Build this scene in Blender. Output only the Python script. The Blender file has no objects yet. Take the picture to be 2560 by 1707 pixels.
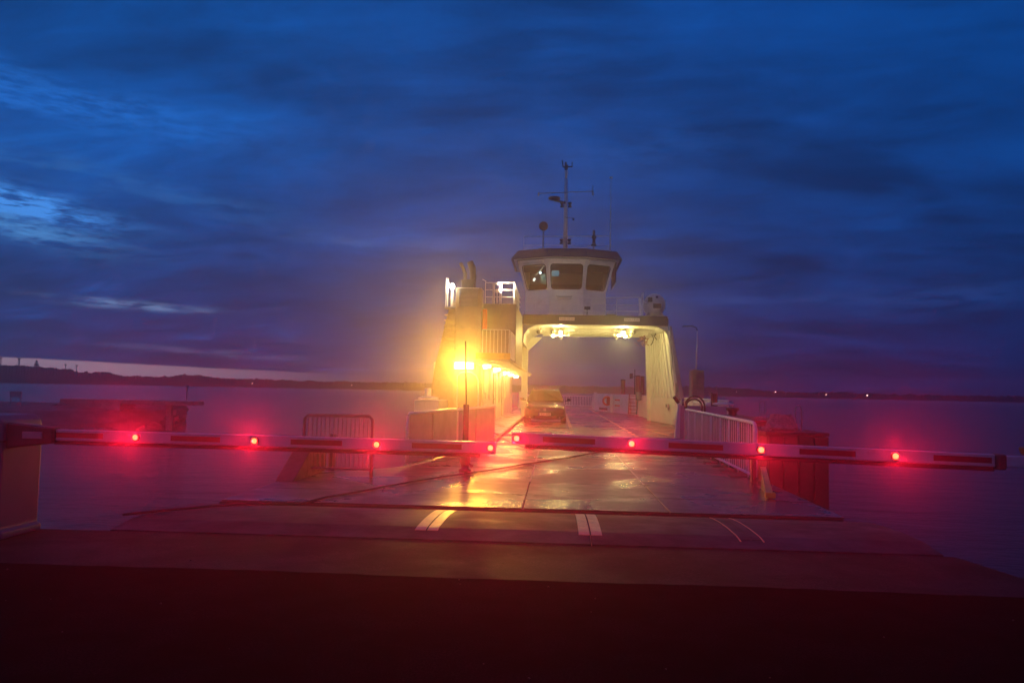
import bpy, bmesh, math, random
from mathutils import Vector, Matrix
random.seed(7)
sc = bpy.context.scene
COL = sc.collection
R = math.radians

# ------------------------------------------------------------------ camera
CAM_H = 1.42
FPX, W0 = 1934.0, 2560.0
vY = Vector((110, 122.6, FPX)).normalized()          # where the ferry's long axis meets the horizon
hz = Vector((1, .0195, 0))                            # tilt of the horizon
up = hz.cross(vY).normalized()
if up.y > 0: up = -up
vX = vY.cross(up)
if vX.x < 0: vX = -vX
cam = bpy.data.cameras.new('camera')
cam.sensor_width = 36.0
cam.lens = FPX / W0 * 36.0
cam.clip_start = .05
cam.clip_end = 6000
camo = bpy.data.objects.new('camera', cam)
COL.objects.link(camo)
xr = Vector((vX.x, vY.x, up.x)); yd = Vector((vX.y, vY.y, up.y)); zf = Vector((vX.z, vY.z, up.z))
m3 = Matrix((xr, -yd, -zf)).transposed()
camo.matrix_world = Matrix.Translation((0, 0, CAM_H)) @ m3.to_4x4()
sc.camera = camo

# ------------------------------------------------------------------ exposure
sc.view_settings.view_transform = 'Standard'
sc.view_settings.look = 'None'
sc.view_settings.exposure = 0
sc.view_settings.gamma = 1
sc.view_settings.use_curve_mapping = False
sc.render.engine = 'CYCLES'
sc.cycles.use_denoising = True
sc.cycles.max_bounces = 8
sc.cycles.volume_bounces = 0
sc.cycles.sample_clamp_indirect = 6
sc.cycles.use_light_tree = True

# ------------------------------------------------------------------ sky
SKY_STRENGTH = 1.0
world = bpy.data.worlds.new('World')
sc.world = world
world.use_nodes = True
wt = world.node_tree
for n in list(wt.nodes): wt.nodes.remove(n)

class NT:
    """small expression helper for node trees"""
    def __init__(s, t): s.t = t
    def new(s, k, **kw):
        n = s.t.nodes.new(k)
        for a, b in kw.items(): setattr(n, a, b)
        return n
    def put(s, sock, v):
        if isinstance(v, (int, float)): sock.default_value = v
        elif isinstance(v, tuple):
            sock.default_value = v if len(v) == len(sock.default_value) else v + (1,)
        else: s.t.links.new(v, sock)
    def m(s, op, a, b=0.0, c=0.0):
        n = s.new('ShaderNodeMath', operation=op)
        s.put(n.inputs[0], a); s.put(n.inputs[1], b); s.put(n.inputs[2], c)
        return n.outputs[0]
    def rng(s, v, a, b, c, d, smooth=True):
        n = s.new('ShaderNodeMapRange', interpolation_type='SMOOTHSTEP' if smooth else 'LINEAR')
        for i, x in enumerate((v, a, b, c, d)): s.put(n.inputs[i], x)
        return n.outputs[0]
    def mix(s, f, a, b, mode='MIX'):
        n = s.new('ShaderNodeMix', data_type='RGBA', blend_type=mode)
        s.put(n.inputs[0], f); s.put(n.inputs[6], a); s.put(n.inputs[7], b)
        return n.outputs[2]
    def noise(s, vec, scale, detail=4, rough=.55, dist=0.0, lac=2.0):
        n = s.new('ShaderNodeTexNoise')
        if vec is not None: s.put(n.inputs['Vector'], vec)
        s.put(n.inputs['Scale'], scale); s.put(n.inputs['Detail'], detail)
        s.put(n.inputs['Roughness'], rough); s.put(n.inputs['Distortion'], dist); s.put(n.inputs['Lacunarity'], lac)
        return n.outputs['Fac']
    def ramp(s, f, stops):
        n = s.new('ShaderNodeValToRGB')
        e = n.color_ramp.elements
        while len(e) < len(stops): e.new(.5)
        for i, (p, c) in enumerate(stops):
            e[i].position = p; e[i].color = (*c, 1)
        s.put(n.inputs[0], f)
        return n.outputs[0]
    def xyz(s, x, y, z):
        n = s.new('ShaderNodeCombineXYZ')
        s.put(n.inputs[0], x); s.put(n.inputs[1], y); s.put(n.inputs[2], z)
        return n.outputs[0]

N = NT(wt)
tc = N.new('ShaderNodeTexCoord')
sp = N.new('ShaderNodeSeparateXYZ')
wt.links.new(tc.outputs['Generated'], sp.inputs[0])
dx, dy, dz = sp.outputs
el = N.m('MULTIPLY', N.m('ARCSINE', dz), 57.2958)
az = N.m('MULTIPLY', N.m('ARCTAN2', dx, dy), 57.2958)
elf = N.m('DIVIDE', N.m('ADD', el, 10), 100)
base = N.ramp(elf, [(0.0, (.003, .010, .05)), (.10, (.0028, .012, .072)), (.13, (.0016, .017, .100)),
                    (.18, (.0012, .030, .145)), (.25, (.0012, .048, .215)), (.34, (.0014, .052, .23)), (1.0, (.002, .036, .18))])
# cloud layer seen from below: streets that close up towards the horizon
k = N.m('DIVIDE', 1.0, N.m('ADD', N.m('MAXIMUM', dz, 0.0), .20))
cx, cy = N.m('MULTIPLY', dx, k), N.m('MULTIPLY', dy, k)
cv = N.xyz(N.m('ADD', N.m('MULTIPLY', cx, .62), N.m('MULTIPLY', cy, .30)), N.m('MULTIPLY', cy, .95), 3.3)
n1 = N.noise(cv, 1.9, 10, .60, .6)
n2 = N.noise(N.xyz(N.m('MULTIPLY', cx, .8), N.m('MULTIPLY', cy, 1.5), 8.1), 4.0, 10, .62, .5)
cl = N.m('ADD', N.m('MULTIPLY', n1, .68), N.m('MULTIPLY', n2, .32))
shade = N.rng(cl, .34, .66, .58, 1.55)
west = N.rng(az, 18, -36, 0.0, 1.0)
south = N.rng(az, 0, 40, 1.0, .80)
c0 = N.mix(1.0, base, N.mix(west, (.85, .90, 1.0), (1.0, 1.20, 1.22)), 'MULTIPLY')
sh3 = N.new('ShaderNodeCombineColor')
for i in range(3): wt.links.new(N.m('MULTIPLY', shade, south), sh3.inputs[i])
c1 = N.mix(1.0, c0, sh3.outputs[0], 'MULTIPLY')
# thin places where the last light comes through, strongest in the west
hole = N.m('MULTIPLY', N.rng(n1, .56, .74, 0.0, 1.0), N.rng(n2, .45, .68, .25, 1.0))
hole = N.m('MULTIPLY', hole, N.m('ADD', N.m('MULTIPLY', west, .8), .10))
c2 = N.mix(hole, c1, (.004, .17, .66))
wob = N.m('MULTIPLY', N.m('SUBTRACT', N.noise(N.xyz(N.m('MULTIPLY', az, .16), N.m('MULTIPLY', el, .5), 2.0), 1.0, 6, .6), .5), 4.6)
fine = N.rng(N.noise(N.xyz(N.m('MULTIPLY', az, .35), N.m('MULTIPLY', el, 1.8), 5.0), 1.0, 8, .68), .38, .60, .05, 1.0)
def gap(az0, el0, sa, se, slope, amp, colr, base_in, wobble=.45):
    a = N.m('DIVIDE', N.m('SUBTRACT', az, az0), sa)
    e = N.m('SUBTRACT', N.m('SUBTRACT', el, el0), N.m('MULTIPLY', N.m('SUBTRACT', az, az0), slope))
    e = N.m('DIVIDE', N.m('ADD', e, N.m('MULTIPLY', wob, wobble)), se)
    g = N.m('EXPONENT', N.m('MULTIPLY', N.m('ADD', N.m('MULTIPLY', a, a), N.m('MULTIPLY', e, e)), -1.0))
    g = N.m('MULTIPLY', N.m('MULTIPLY', g, fine), amp)
    return N.mix(g, base_in, colr)
c3 = gap(-38.5, 11.2, 6, .75, -.10, 2.2, (.055, .29, .86), c2, .5)
c3 = gap(-36.5, 9.5, 5, .8, -.12, 1.1, (.06, .25, .62), c3, .6)
c3 = gap(-34, 17.6, 10, 1.3, -.06, .62, (.018, .19, .74), c3, .5)
c3 = gap(-32, 13.2, 12, .9, -.12, .40, (.03, .17, .50), c3, .5)
c3 = gap(-29.5, 5.1, 4.0, .25, -.03, .9, (.20, .34, .62), c3, .08)
c3 = gap(-14, 10.4, 5.5, .4, -.04, .30, (.07, .16, .42), c3, .2)
c3 = gap(-24, 2.1, 6.5, .22, -.05, .55, (.13, .16, .36), c3, .10)
c3 = gap(13, 6.6, 8, .5, .02, .30, (.03, .09, .33), c3, .4)
c3 = gap(26, 6.5, 7, 1.0, .05, .35, (.02, .08, .33), c3, .5)
c3 = gap(4, 17, 9, 1.6, .12, .35, (.012, .10, .42), c3, .6)
# clear strip low in the west under the cloud deck
edge = N.m('ADD', N.m('ADD', 1.42, N.m('MULTIPLY', N.m('ADD', az, 37), -.024)), N.m('MULTIPLY', wob, .05))
strip = N.m('MULTIPLY', N.rng(N.m('SUBTRACT', edge, el), -.06, .10, 0.0, 1.0), N.rng(az, -9, -33, 0.0, 1.0))
strip = N.m('MULTIPLY', strip, N.rng(el, -1.0, 0.0, 0.0, 1.0))
c4 = N.mix(strip, c3, (.42, .29, .37))
nish = N.new('ShaderNodeTexSky', sky_type='NISHITA')
nish.sun_disc = False
nish.sun_elevation = R(-3.0)
nish.sun_rotation = R(-48)
c5 = N.mix(1.0, c4, N.mix(.02, (0, 0, 0), nish.outputs[0]), 'ADD')
bg = N.new('ShaderNodeBackground')
wt.links.new(c5, bg.inputs[0])
bg.inputs[1].default_value = SKY_STRENGTH
wo = N.new('ShaderNodeOutputWorld')
wt.links.new(bg.outputs[0], wo.inputs[0])

# the sun has set: a very weak, wide last light from the west
sun = bpy.data.lights.new('sun', 'SUN')
sun.energy = .02; sun.angle = R(20); sun.color = (.6, .75, 1.0)
suno = bpy.data.objects.new('sun', sun)
suno.rotation_euler = (R(80), 0, R(-48 + 180) * -1)
COL.objects.link(suno)

# lamp strengths (also scale the added rear red fill)
P_RED = 120.0
P_MAIN = 3300.0
P_FLOOD = 56.0
P_CANOPY = 50.0
P_TOP = 45.0
HAZE_DENSITY = .0004
HAZE_G = .89
GLOW_DENSITY = .0052

# ------------------------------------------------------------------ materials
MATS = {}
def mat(name, col, rough=.5, metal=0.0, vary=.12, nscale=1.5, bump=0.0, bscale=30, spec=.5, dirt=None, dirt_amt=0.0, rvar=.0, coat=0.0):
    if name in MATS: return MATS[name]
    m = bpy.data.materials.new(name); m.use_nodes = True
    t = m.node_tree; n = NT(t)
    b = t.nodes['Principled BSDF']
    geo = n.new('ShaderNodeNewGeometry')
    pos = geo.outputs['Position']
    f = n.noise(pos, nscale, 5, .6)
    lo = tuple(c * (1 - vary) for c in col); hi = tuple(min(1, c * (1 + vary)) for c in col)
    c = n.mix(n.rng(f, .3, .7, 0, 1), lo, hi)
    if dirt is not None:
        d = n.noise(pos, nscale * 2.7, 6, .65, .6)
        c = n.mix(n.m('MULTIPLY', n.rng(d, .52, .72, 0, 1), dirt_amt), c, dirt)
    n.put(b.inputs['Base Color'], c)
    if rvar:
        n.put(b.inputs['Roughness'], n.rng(n.noise(pos, nscale * 1.7, 5, .6), .3, .7, max(.03, rough - rvar), min(1, rough + rvar)))
    else: b.inputs['Roughness'].default_value = rough
    b.inputs['Metallic'].default_value = metal
    b.inputs['Specular IOR Level'].default_value = spec
    b.inputs['Coat Weight'].default_value = coat
    if bump:
        bn = n.new('ShaderNodeBump'); bn.inputs['Strength'].default_value = bump; bn.inputs['Distance'].default_value = .01
        t.links.new(n.noise(pos, bscale, 5, .6), bn.inputs['Height']); t.links.new(bn.outputs[0], b.inputs['Normal'])
    MATS[name] = m
    return m

def emit(name, col, strength):
    if name in MATS: return MATS[name]
    m = bpy.data.materials.new(name); m.use_nodes = True
    b = m.node_tree.nodes['Principled BSDF']
    b.inputs['Base Color'].default_value = (*col, 1)
    b.inputs['Emission Color'].default_value = (*col, 1)
    b.inputs['Emission Strength'].default_value = strength
    b.inputs['Roughness'].default_value = .25
    MATS[name] = m
    return m

def wet_mat(name, col, r_lo, r_hi, ripple, pscale=.55, grain=0.0, spec=.6):
    """wet steel or asphalt: smooth puddles between rougher damp places"""
    m = bpy.data.materials.new(name); m.use_nodes = True
    t = m.node_tree; n = NT(t); b = t.nodes['Principled BSDF']
    pos = n.new('ShaderNodeNewGeometry').outputs['Position']
    pud = n.noise(pos, pscale, 6, .6, .4)
    fac = n.rng(pud, .40, .60, 0, 1)
    worn = n.noise(pos, 2.4, 7, .65, .3)
    c = n.mix(n.rng(worn, .35, .65, 0, 1), tuple(x * .55 for x in col), tuple(x * 1.6 for x in col))
    if grain > .3: c = n.mix(n.rng(n.noise(pos, 70, 2, .6), .40, .68, 0, 1), tuple(x * .6 for x in col), c)
    n.put(b.inputs['Base Color'], c)
    n.put(b.inputs['Roughness'], n.rng(fac, 0, 1, r_lo, r_hi, False))
    h = n.m('ADD', n.m('MULTIPLY', n.noise(pos, 3.2, 4, .55), .8), n.m('MULTIPLY', n.noise(pos, 13, 5, .65), .55))
    h = n.m('ADD', h, n.m('MULTIPLY', n.noise(pos, 160, 3, .6), grain))
    bn = n.new('ShaderNodeBump'); bn.inputs['Strength'].default_value = ripple; bn.inputs['Distance'].default_value = .02
    t.links.new(h, bn.inputs['Height']); t.links.new(bn.outputs[0], b.inputs['Normal'])
    b.inputs['Specular IOR Level'].default_value = spec
    MATS[name] = m
    return m

WHITE = mat('white paint', (.74, .74, .72), .42, vary=.06, nscale=.9, dirt=(.34, .27, .2), dirt_amt=.35, bump=.05, bscale=6)
LIT_WHITE = mat('lamp lit white paint', (.76, .75, .70), .38, vary=.05, nscale=1.2, dirt=(.36, .28, .2), dirt_amt=.3, bump=.05, bscale=8)  # copy of the white paint with lamplight warmth put into its colour
DULL = mat('dull dark steel', (.13, .115, .115), .6, vary=.2, nscale=3)
NAVY = mat('dark blue paint', (.025, .028, .05), .4, vary=.2, dirt=(.08, .07, .06), dirt_amt=.3)
GREY = mat('grey steel', (.30, .30, .31), .5, vary=.15, nscale=3)
DARK = mat('dark steel', (.035, .033, .033), .55, vary=.25, nscale=3, rvar=.15)
BLACK = mat('black rubber', (.015, .015, .016), .6, vary=.2, nscale=6, bump=.1, bscale=40)
YELLOW = mat('yellow paint', (.72, .47, .05), .45, vary=.1, nscale=3, dirt=(.2, .15, .08), dirt_amt=.5)
WORNY = mat('worn yellow line', (.62, .44, .16), .42, vary=.15, nscale=6, dirt=(.12, .10, .07), dirt_amt=.55, bump=.06, bscale=30)
RED = mat('red paint', (.55, .03, .02), .4, vary=.1)
ORANGE = mat('orange plastic', (.75, .12, .03), .45, vary=.1)
REFL = mat('dark red reflector', (.22, .012, .015), .3, vary=.1, nscale=12)
ALU = mat('white boom', (.46, .46, .50), .3, vary=.05, nscale=4, dirt=(.3, .28, .26), dirt_amt=.35)
CONC = mat('damp concrete', (.22, .205, .19), .6, vary=.18, nscale=1.4, dirt=(.09, .085, .08), dirt_amt=.6, bump=.25, bscale=26, rvar=.15)
ROCK = mat('dark rock', (.07, .065, .065), .7, vary=.35, nscale=1.2, bump=.5, bscale=9)
WOOD = mat('tarred timber', (.05, .036, .03), .7, vary=.4, nscale=3, bump=.4, bscale=12)
TEAL = mat('green canvas', (.12, .26, .24), .7, vary=.2, nscale=4)
ROPE = mat('mooring rope', (.28, .25, .20), .8, vary=.3, nscale=14, bump=.4, bscale=60)
HILLM = mat('wooded shore', (.018, .02, .018), .9, vary=.4, nscale=.03)
GLOW_AMBER = mat('glow amber paint', (.40, .34, .24), .5, vary=.1, nscale=2, dirt=(.2, .15, .1), dirt_amt=.4)  # amber of the lamp glow put into the wall colour
CARP = mat('dark car paint', (.012, .010, .010), .25, vary=.1, coat=.5)
CHROME = mat('chrome', (.75, .75, .75), .15, metal=1.0, vary=.05)
TYRE = mat('tyre rubber', (.02, .02, .02), .75)
PLATE = mat('plate white', (.7, .68, .64), .4, vary=.04)
INK = mat('black ink', (.02, .02, .02), .5)
WALK = wet_mat('walkway steel', (.42, .40, .35), .25, .5, .18)
DECK = wet_mat('wet steel deck', (.050, .045, .036), .20, .42, .45, .55, 0.0, .42)
LINK = wet_mat('wet steel plate', (.046, .038, .033), .22, .46, .60, .6, .03, .45)
FLAP = wet_mat('damp flap plate', (.030, .026, .026), .52, .70, .20, .8, .15, .2)
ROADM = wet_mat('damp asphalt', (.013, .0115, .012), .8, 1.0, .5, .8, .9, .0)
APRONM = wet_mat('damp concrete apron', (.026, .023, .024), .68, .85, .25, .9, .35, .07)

def glass_mat(name, tint, rough=.04):
    m = bpy.data.materials.new(name); m.use_nodes = True
    b = m.node_tree.nodes['Principled BSDF']
    b.inputs['Base Color'].default_value = (*tint, 1)
    b.inputs['Roughness'].default_value = rough
    b.inputs['Transmission Weight'].default_value = 1.0
    b.inputs['IOR'].default_value = 1.45
    MATS[name] = m
    return m
GLASS = glass_mat('window glass', (.55, .6, .6))
CARGL = mat('dark car glass', (.010, .010, .011), .10, vary=.05, spec=.4)

def water_mat():
    m = bpy.data.materials.new('sea water'); m.use_nodes = True
    t = m.node_tree; n = NT(t); b = t.nodes['Principled BSDF']
    pos = n.new('ShaderNodeNewGeometry').outputs['Position']
    b.inputs['Base Color'].default_value = (.010, .014, .022, 1)
    b.inputs['Roughness'].default_value = .16
    b.inputs['IOR'].default_value = 1.19; b.inputs['Specular IOR Level'].default_value = .36
    sx = n.new('ShaderNodeMapping'); sx.inputs['Scale'].default_value = (.7, 1.5, 1); t.links.new(pos, sx.inputs[0])
    h = n.m('ADD', n.m('MULTIPLY', n.noise(sx.outputs[0], .55, 5, .6, .4), 1.0), n.m('MULTIPLY', n.noise(sx.outputs[0], 3.2, 4, .6), .22))
    bn = n.new('ShaderNodeBump'); bn.inputs['Strength'].default_value = .9; bn.inputs['Distance'].default_value = .34
    t.links.new(h, bn.inputs['Height']); t.links.new(bn.outputs[0], b.inputs['Normal'])
    return m

# ------------------------------------------------------------------ mesh helpers
class MB:
    def __init__(s): s.v = []; s.f = []; s.mi = []; s.cur = 0
    def add(s, vs, fs):
        o = len(s.v); s.v += [tuple(p) for p in vs]
        for f in fs: s.f.append([i + o for i in f]); s.mi.append(s.cur)
        return s
    def box(s, x0, x1, y0, y1, z0, z1):
        return s.add([(x0, y0, z0), (x1, y0, z0), (x1, y1, z0), (x0, y1, z0), (x0, y0, z1), (x1, y0, z1), (x1, y1, z1), (x0, y1, z1)],
                     [(0, 3, 2, 1), (4, 5, 6, 7), (0, 1, 5, 4), (1, 2, 6, 5), (2, 3, 7, 6), (3, 0, 4, 7)])
    def hexa(s, b4, t4):
        return s.add(list(b4) + list(t4), [(0, 3, 2, 1), (4, 5, 6, 7), (0, 1, 5, 4), (1, 2, 6, 5), (2, 3, 7, 6), (3, 0, 4, 7)])
    def loft(s, loops, caps=True, closed=True):
        n = len(loops[0]); vs = [p for l in loops for p in l]; fs = []
        for i in range(len(loops) - 1):
            for j in range(n if closed else n - 1):
                k = (j + 1) % n
                fs.append((i * n + j, i * n + k, (i + 1) * n + k, (i + 1) * n + j))
        if caps and closed:
            fs.append(tuple(range(n - 1, -1, -1))); fs.append(tuple((len(loops) - 1) * n + j for j in range(n)))
        return s.add(vs, fs)
    def prism(s, poly, a0, a1, axis='z'):
        def mk(p, a):
            if axis == 'z': return (p[0], p[1], a)
            if axis == 'y': return (p[0], a, p[1])
            return (a, p[0], p[1])
        return s.loft([[mk(p, a0) for p in poly], [mk(p, a1) for p in poly]])
    def bar(s, p, q, r, n=8, r2=None):
        p, q = Vector(p), Vector(q); d = (q - p)
        if d.length < 1e-6: return s
        d.normalize(); u = d.cross(Vector((0, 0, 1)) if abs(d.z) < .9 else Vector((1, 0, 0))).normalized(); w = d.cross(u)
        r2 = r if r2 is None else r2
        A = [p + (u * math.cos(2 * math.pi * i / n) + w * math.sin(2 * math.pi * i / n)) * r for i in range(n)]
        B = [q + (u * math.cos(2 * math.pi * i / n) + w * math.sin(2 * math.pi * i / n)) * r2 for i in range(n)]
        return s.loft([A, B])
    def path(s, pts, r, n=8):
        pts = [Vector(p) for p in pts]; loops = []; u = None
        for i, p in enumerate(pts):
            d = (pts[min(i + 1, len(pts) - 1)] - pts[max(i - 1, 0)]).normalized()
            if u is None: u = d.cross(Vector((0, 0, 1)) if abs(d.z) < .9 else Vector((1, 0, 0)))
            u = (u - d * u.dot(d)).normalized(); w = d.cross(u)
            loops.append([p + (u * math.cos(2 * math.pi * j / n) + w * math.sin(2 * math.pi * j / n)) * r for j in range(n)])
        return s.loft(loops)
    def lathe(s, c, prof, n=20, axis='z'):
        loops = []
        for r, h in prof:
            l = []
            for j in range(n):
                a = 2 * math.pi * j / n; x, y = r * math.cos(a), r * math.sin(a)
                if axis == 'z': l.append((c[0] + x, c[1] + y, c[2] + h))
                elif axis == 'y': l.append((c[0] + x, c[1] + h, c[2] + y))
                else: l.append((c[0] + h, c[1] + x, c[2] + y))
            loops.append(l)
        return s.loft(loops)
    def torus(s, c, R0, r, axis='y', n=20, m=8):
        loops = []
        for i in range(n + 1):
            a = 2 * math.pi * i / n; l = []
            for j in range(m):
                b = 2 * math.pi * j / m; q = R0 + r * math.cos(b); h = r * math.sin(b)
                if axis == 'y': l.append((c[0] + q * math.cos(a), c[1] + h, c[2] + q * math.sin(a)))
                else: l.append((c[0] + q * math.cos(a), c[1] + q * math.sin(a), c[2] + h))
            loops.append(l)
        return s.loft(loops, caps=False)
    def build(s, name, mats, parent=None, bevel=0.0, smooth=False, seg=1, kind=None, label=None):
        bm = bmesh.new()
        vs = [bm.verts.new(p) for p in s.v]
        for f, mi in zip(s.f, s.mi):
            try: fc = bm.faces.new([vs[i] for i in f])
            except ValueError: continue
            fc.material_index = mi; fc.smooth = smooth
        bmesh.ops.recalc_face_normals(bm, faces=bm.faces)
        if bevel:
            es = [e for e in bm.edges if len(e.link_faces) == 2 and e.calc_face_angle(0) > .5]
            bmesh.ops.bevel(bm, geom=es, offset=bevel, segments=seg, affect='EDGES', profile=.6, clamp_overlap=True)
        lo = Vector([min(v.co[i] for v in bm.verts) for i in range(3)]); hi = Vector([max(v.co[i] for v in bm.verts) for i in range(3)])
        c = Vector(((lo.x + hi.x) / 2, (lo.y + hi.y) / 2, lo.z))
        bmesh.ops.translate(bm, verts=bm.verts, vec=-c)
        me = bpy.data.meshes.new(name); bm.to_mesh(me); bm.free()
        for m in (mats if isinstance(mats, (list, tuple)) else [mats]): me.materials.append(m)
        o = bpy.data.objects.new(name, me); COL.objects.link(o)
        place(o, c, parent)
        if kind: o['kind'] = kind
        if label: o['label'] = label
        return o

def wloc(o):
    v = Vector((0, 0, 0))
    while o is not None: v += o.location; o = o.parent
    return v
def place(o, c, parent):
    if parent is not None:
        o.parent = parent; o.location = Vector(c) - wloc(parent)
    else: o.location = c
def thing(name, loc, label, cat, group=None):
    o = bpy.data.objects.new(name, None); o.empty_display_size = .2
    COL.objects.link(o); o.location = loc
    tag(o, label, cat, group); return o
def tag(o, label, cat, group=None):
    o['label'] = label; o['category'] = cat
    if group: o['group'] = group
    return o
def struct(o): o['kind'] = 'structure'; return o
def text(s, name, c, height, width, parent, material, rot=(R(90), 0, 0)):
    cu = bpy.data.curves.new(name, 'FONT'); cu.body = s; cu.align_x = 'CENTER'; cu.align_y = 'CENTER'
    cu.size = height * 1.35; cu.extrude = .001
    t = bpy.data.objects.new(name, cu); COL.objects.link(t)
    dg = bpy.context.evaluated_depsgraph_get()
    me = bpy.data.meshes.new_from_object(t.evaluated_get(dg))
    bpy.data.objects.remove(t)
    xs = [v.co.x for v in me.vertices]; w = max(xs) - min(xs)
    if w > width:
        for v in me.vertices: v.co.x *= width / w
    me.materials.clear(); me.materials.append(material)
    o = bpy.data.objects.new(name, me); COL.objects.link(o)
    o.rotation_euler = rot
    place(o, c, parent); return o
def spot(name, loc, aim, power, col, cone=150, blend=.6, r=.05, parent=None):
    l = bpy.data.lights.new(name, 'SPOT'); l.energy = power; l.color = col; l.spot_size = R(cone); l.spot_blend = blend; l.shadow_soft_size = r
    o = bpy.data.objects.new(name, l); COL.objects.link(o)
    o.rotation_euler = Vector(aim).to_track_quat('-Z', 'Y').to_euler()
    place(o, loc, parent); return o
def point(name, loc, power, col, r=.05, parent=None):
    l = bpy.data.lights.new(name, 'POINT'); l.energy = power; l.color = col; l.shadow_soft_size = r
    o = bpy.data.objects.new(name, l); COL.objects.link(o); place(o, loc, parent); return o

# ================================================================== setting
WZ = -1.6
m = MB(); m.add([(-1500, -300, WZ), (1500, -300, WZ), (1500, 1500, WZ), (-1500, 1500, WZ)], [(0, 1, 2, 3)])
struct(m.build('water', water_mat()))

# haze over the harbour
m = MB(); m.box(-1600, 1600, -400, 1600, WZ - 1.0, 38)
hzm = bpy.data.materials.new('harbour haze'); hzm.use_nodes = True
t = hzm.node_tree
for n in list(t.nodes): t.nodes.remove(n)
pv = t.nodes.new('ShaderNodeVolumePrincipled'); ho = t.nodes.new('ShaderNodeOutputMaterial')
pv.inputs['Color'].default_value = (.97, .97, .98, 1)
pv.inputs['Density'].default_value = HAZE_DENSITY
pv.inputs['Anisotropy'].default_value = HAZE_G
t.links.new(pv.outputs[0], ho.inputs['Volume'])
m.build('haze', hzm, kind='stuff')
# added scattering volume, soft ended, round quay and linkspan so the lamps glow
m = MB(); loops = []
for i in range(17):
    a = -90 + 180 * i / 16; c_ = max(.004, math.cos(R(a)))
    loops.append([(-1.0 + 26 * c_ * math.cos(2 * math.pi * j / 40), 9 + 23.5 * c_ * math.sin(2 * math.pi * j / 40), -.5 + 11 * math.sin(R(a))) for j in range(40)])
m.loft(loops)
glowm = hzm.copy(); glowm.name = 'lamp glow volume'
for n in glowm.node_tree.nodes:
    if n.type == 'PRINCIPLED_VOLUME': n.inputs['Density'].default_value = GLOW_DENSITY
m.build('glow_volume', glowm, kind='stuff')

# far shore: ridges at 1000 m
RID = [(-75, .7), (-60, .85), (-45, .95), (-36.8, .94), (-35.5, .90), (-34.6, .81), (-33.3, .77), (-32.4, .59), (-31.1, .66), (-30.1, .44), (-27.7, .42), (-26.7, .53),
       (-26, .60), (-25, .54), (-23.6, .41), (-21.5, .41), (-17.2, .33), (-11.5, .36), (-5.6, .37), (-1.8, .38), (2.6, .35), (7, .42), (11.5, .48), (13.1, .43), (14.5, .31),
       (17.1, .19), (19.7, .27), (22.1, .18), (30, .22), (45, .3), (75, .4)]
def ridge_el(a):
    for (a0, e0), (a1, e1) in zip(RID, RID[1:]):
        if a0 <= a <= a1: return e0 + (e1 - e0) * (a - a0) / (a1 - a0)
    return .3
def ridge(a0, a1, name, dist):
    loops = []; a = a0; rr = random.Random(3 + int(a0))
    lump = 0
    while a <= a1 + 1e-6:
        h = CAM_H + math.tan(R(ridge_el(a))) * dist
        lump = lump * .72 + rr.uniform(-1, 1) * .95
        jag = rr.uniform(-.8, .8) + lump
        x, y = math.sin(R(a)), math.cos(R(a))
        w = max(8, h * 3)
        loops.append([(x * (dist - w * .4), y * (dist - w * .4), WZ - .5), (x * (dist - w * .25), y * (dist - w * .25), WZ + (h - WZ) * .35),
                      (x * dist, y * dist, h + jag * .8), (x * (dist + 30), y * (dist + 30), h * .9), (x * (dist + 120), y * (dist + 120), WZ - .5)])
        a += .05
    return struct(MB().loft(loops).build(name, HILLM))
ridge(-75, -8, 'hills', 1000)
ridge(-8.1, 75, 'hills', 1080)

def polar(a, e, d):
    return Vector((math.sin(R(a)) * d, math.cos(R(a)) * d, CAM_H + math.tan(R(e)) * d))
def turbine(a, e, lab, d=1004, big=1.0):
    top = polar(a, e, d); base = polar(a, ridge_el(a) - .12, d)
    r = thing('wind_turbine', base, lab, 'wind turbine', 'wind turbines on the western ridge')
    m = MB(); m.bar(base, top, .55 * big, 8, .35 * big); m.build('tower', DARK, r, smooth=True)
    m = MB(); m.box(top.x - .6, top.x + .6, top.y - 1, top.y + 1, top.z - .5, top.z + .6); m.build('nacelle', DARK, r)
    a0 = random.uniform(0, 2)
    for k in range(3):
        an = a0 + k * 2.094; L = 4.2 * big
        p = top + Vector((0, -1.2, 0)); q = p + Vector((math.cos(an) * L, 0, math.sin(an) * L))
        m = MB(); m.bar(p, q, .28 * big, 6, .08); m.build('blade', DARK, r)
turbine(-36.73, 1.33, 'dark wind turbine at the left edge of the photo on the ridge')
turbine(-35.78, 1.32, 'tall dark wind turbine second from the left edge on the ridge', big=1.3)
turbine(-33.26, 1.03, 'thin wind turbine fourth from the left, right of the lattice tower', big=.7)
turbine(-32.63, 1.00, 'thin wind turbine at the right end of the row on the ridge', big=.75)
b = polar(-34.85, .70, 1002); tp = polar(-34.85, 1.27, 1002)
r = thing('lattice_tower', b, 'stout dark lattice tower with a platform between wind turbines', 'tower')
m = MB()
for sx, sy in ((-1, -1), (1, -1), (1, 1), (-1, 1)): m.bar(b + Vector((sx * 2.2, sy * 2.2, 0)), tp + Vector((sx * .3, sy * .3, 0)), .3, 5)
for f in (.2, .4, .6, .8):
    q = b.lerp(tp, f); w = 2.2 - 1.9 * f
    m.box(q.x - w, q.x + w, q.y - w, q.y + w, q.z - .12, q.z + .12)
m.build('lattice', DARK, r)
q = b.lerp(tp, .5); m = MB(); m.lathe(q, [(2.1, -.6), (2.4, 0), (2.1, .7)], 10); m.build('platform', DARK, r)

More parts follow.
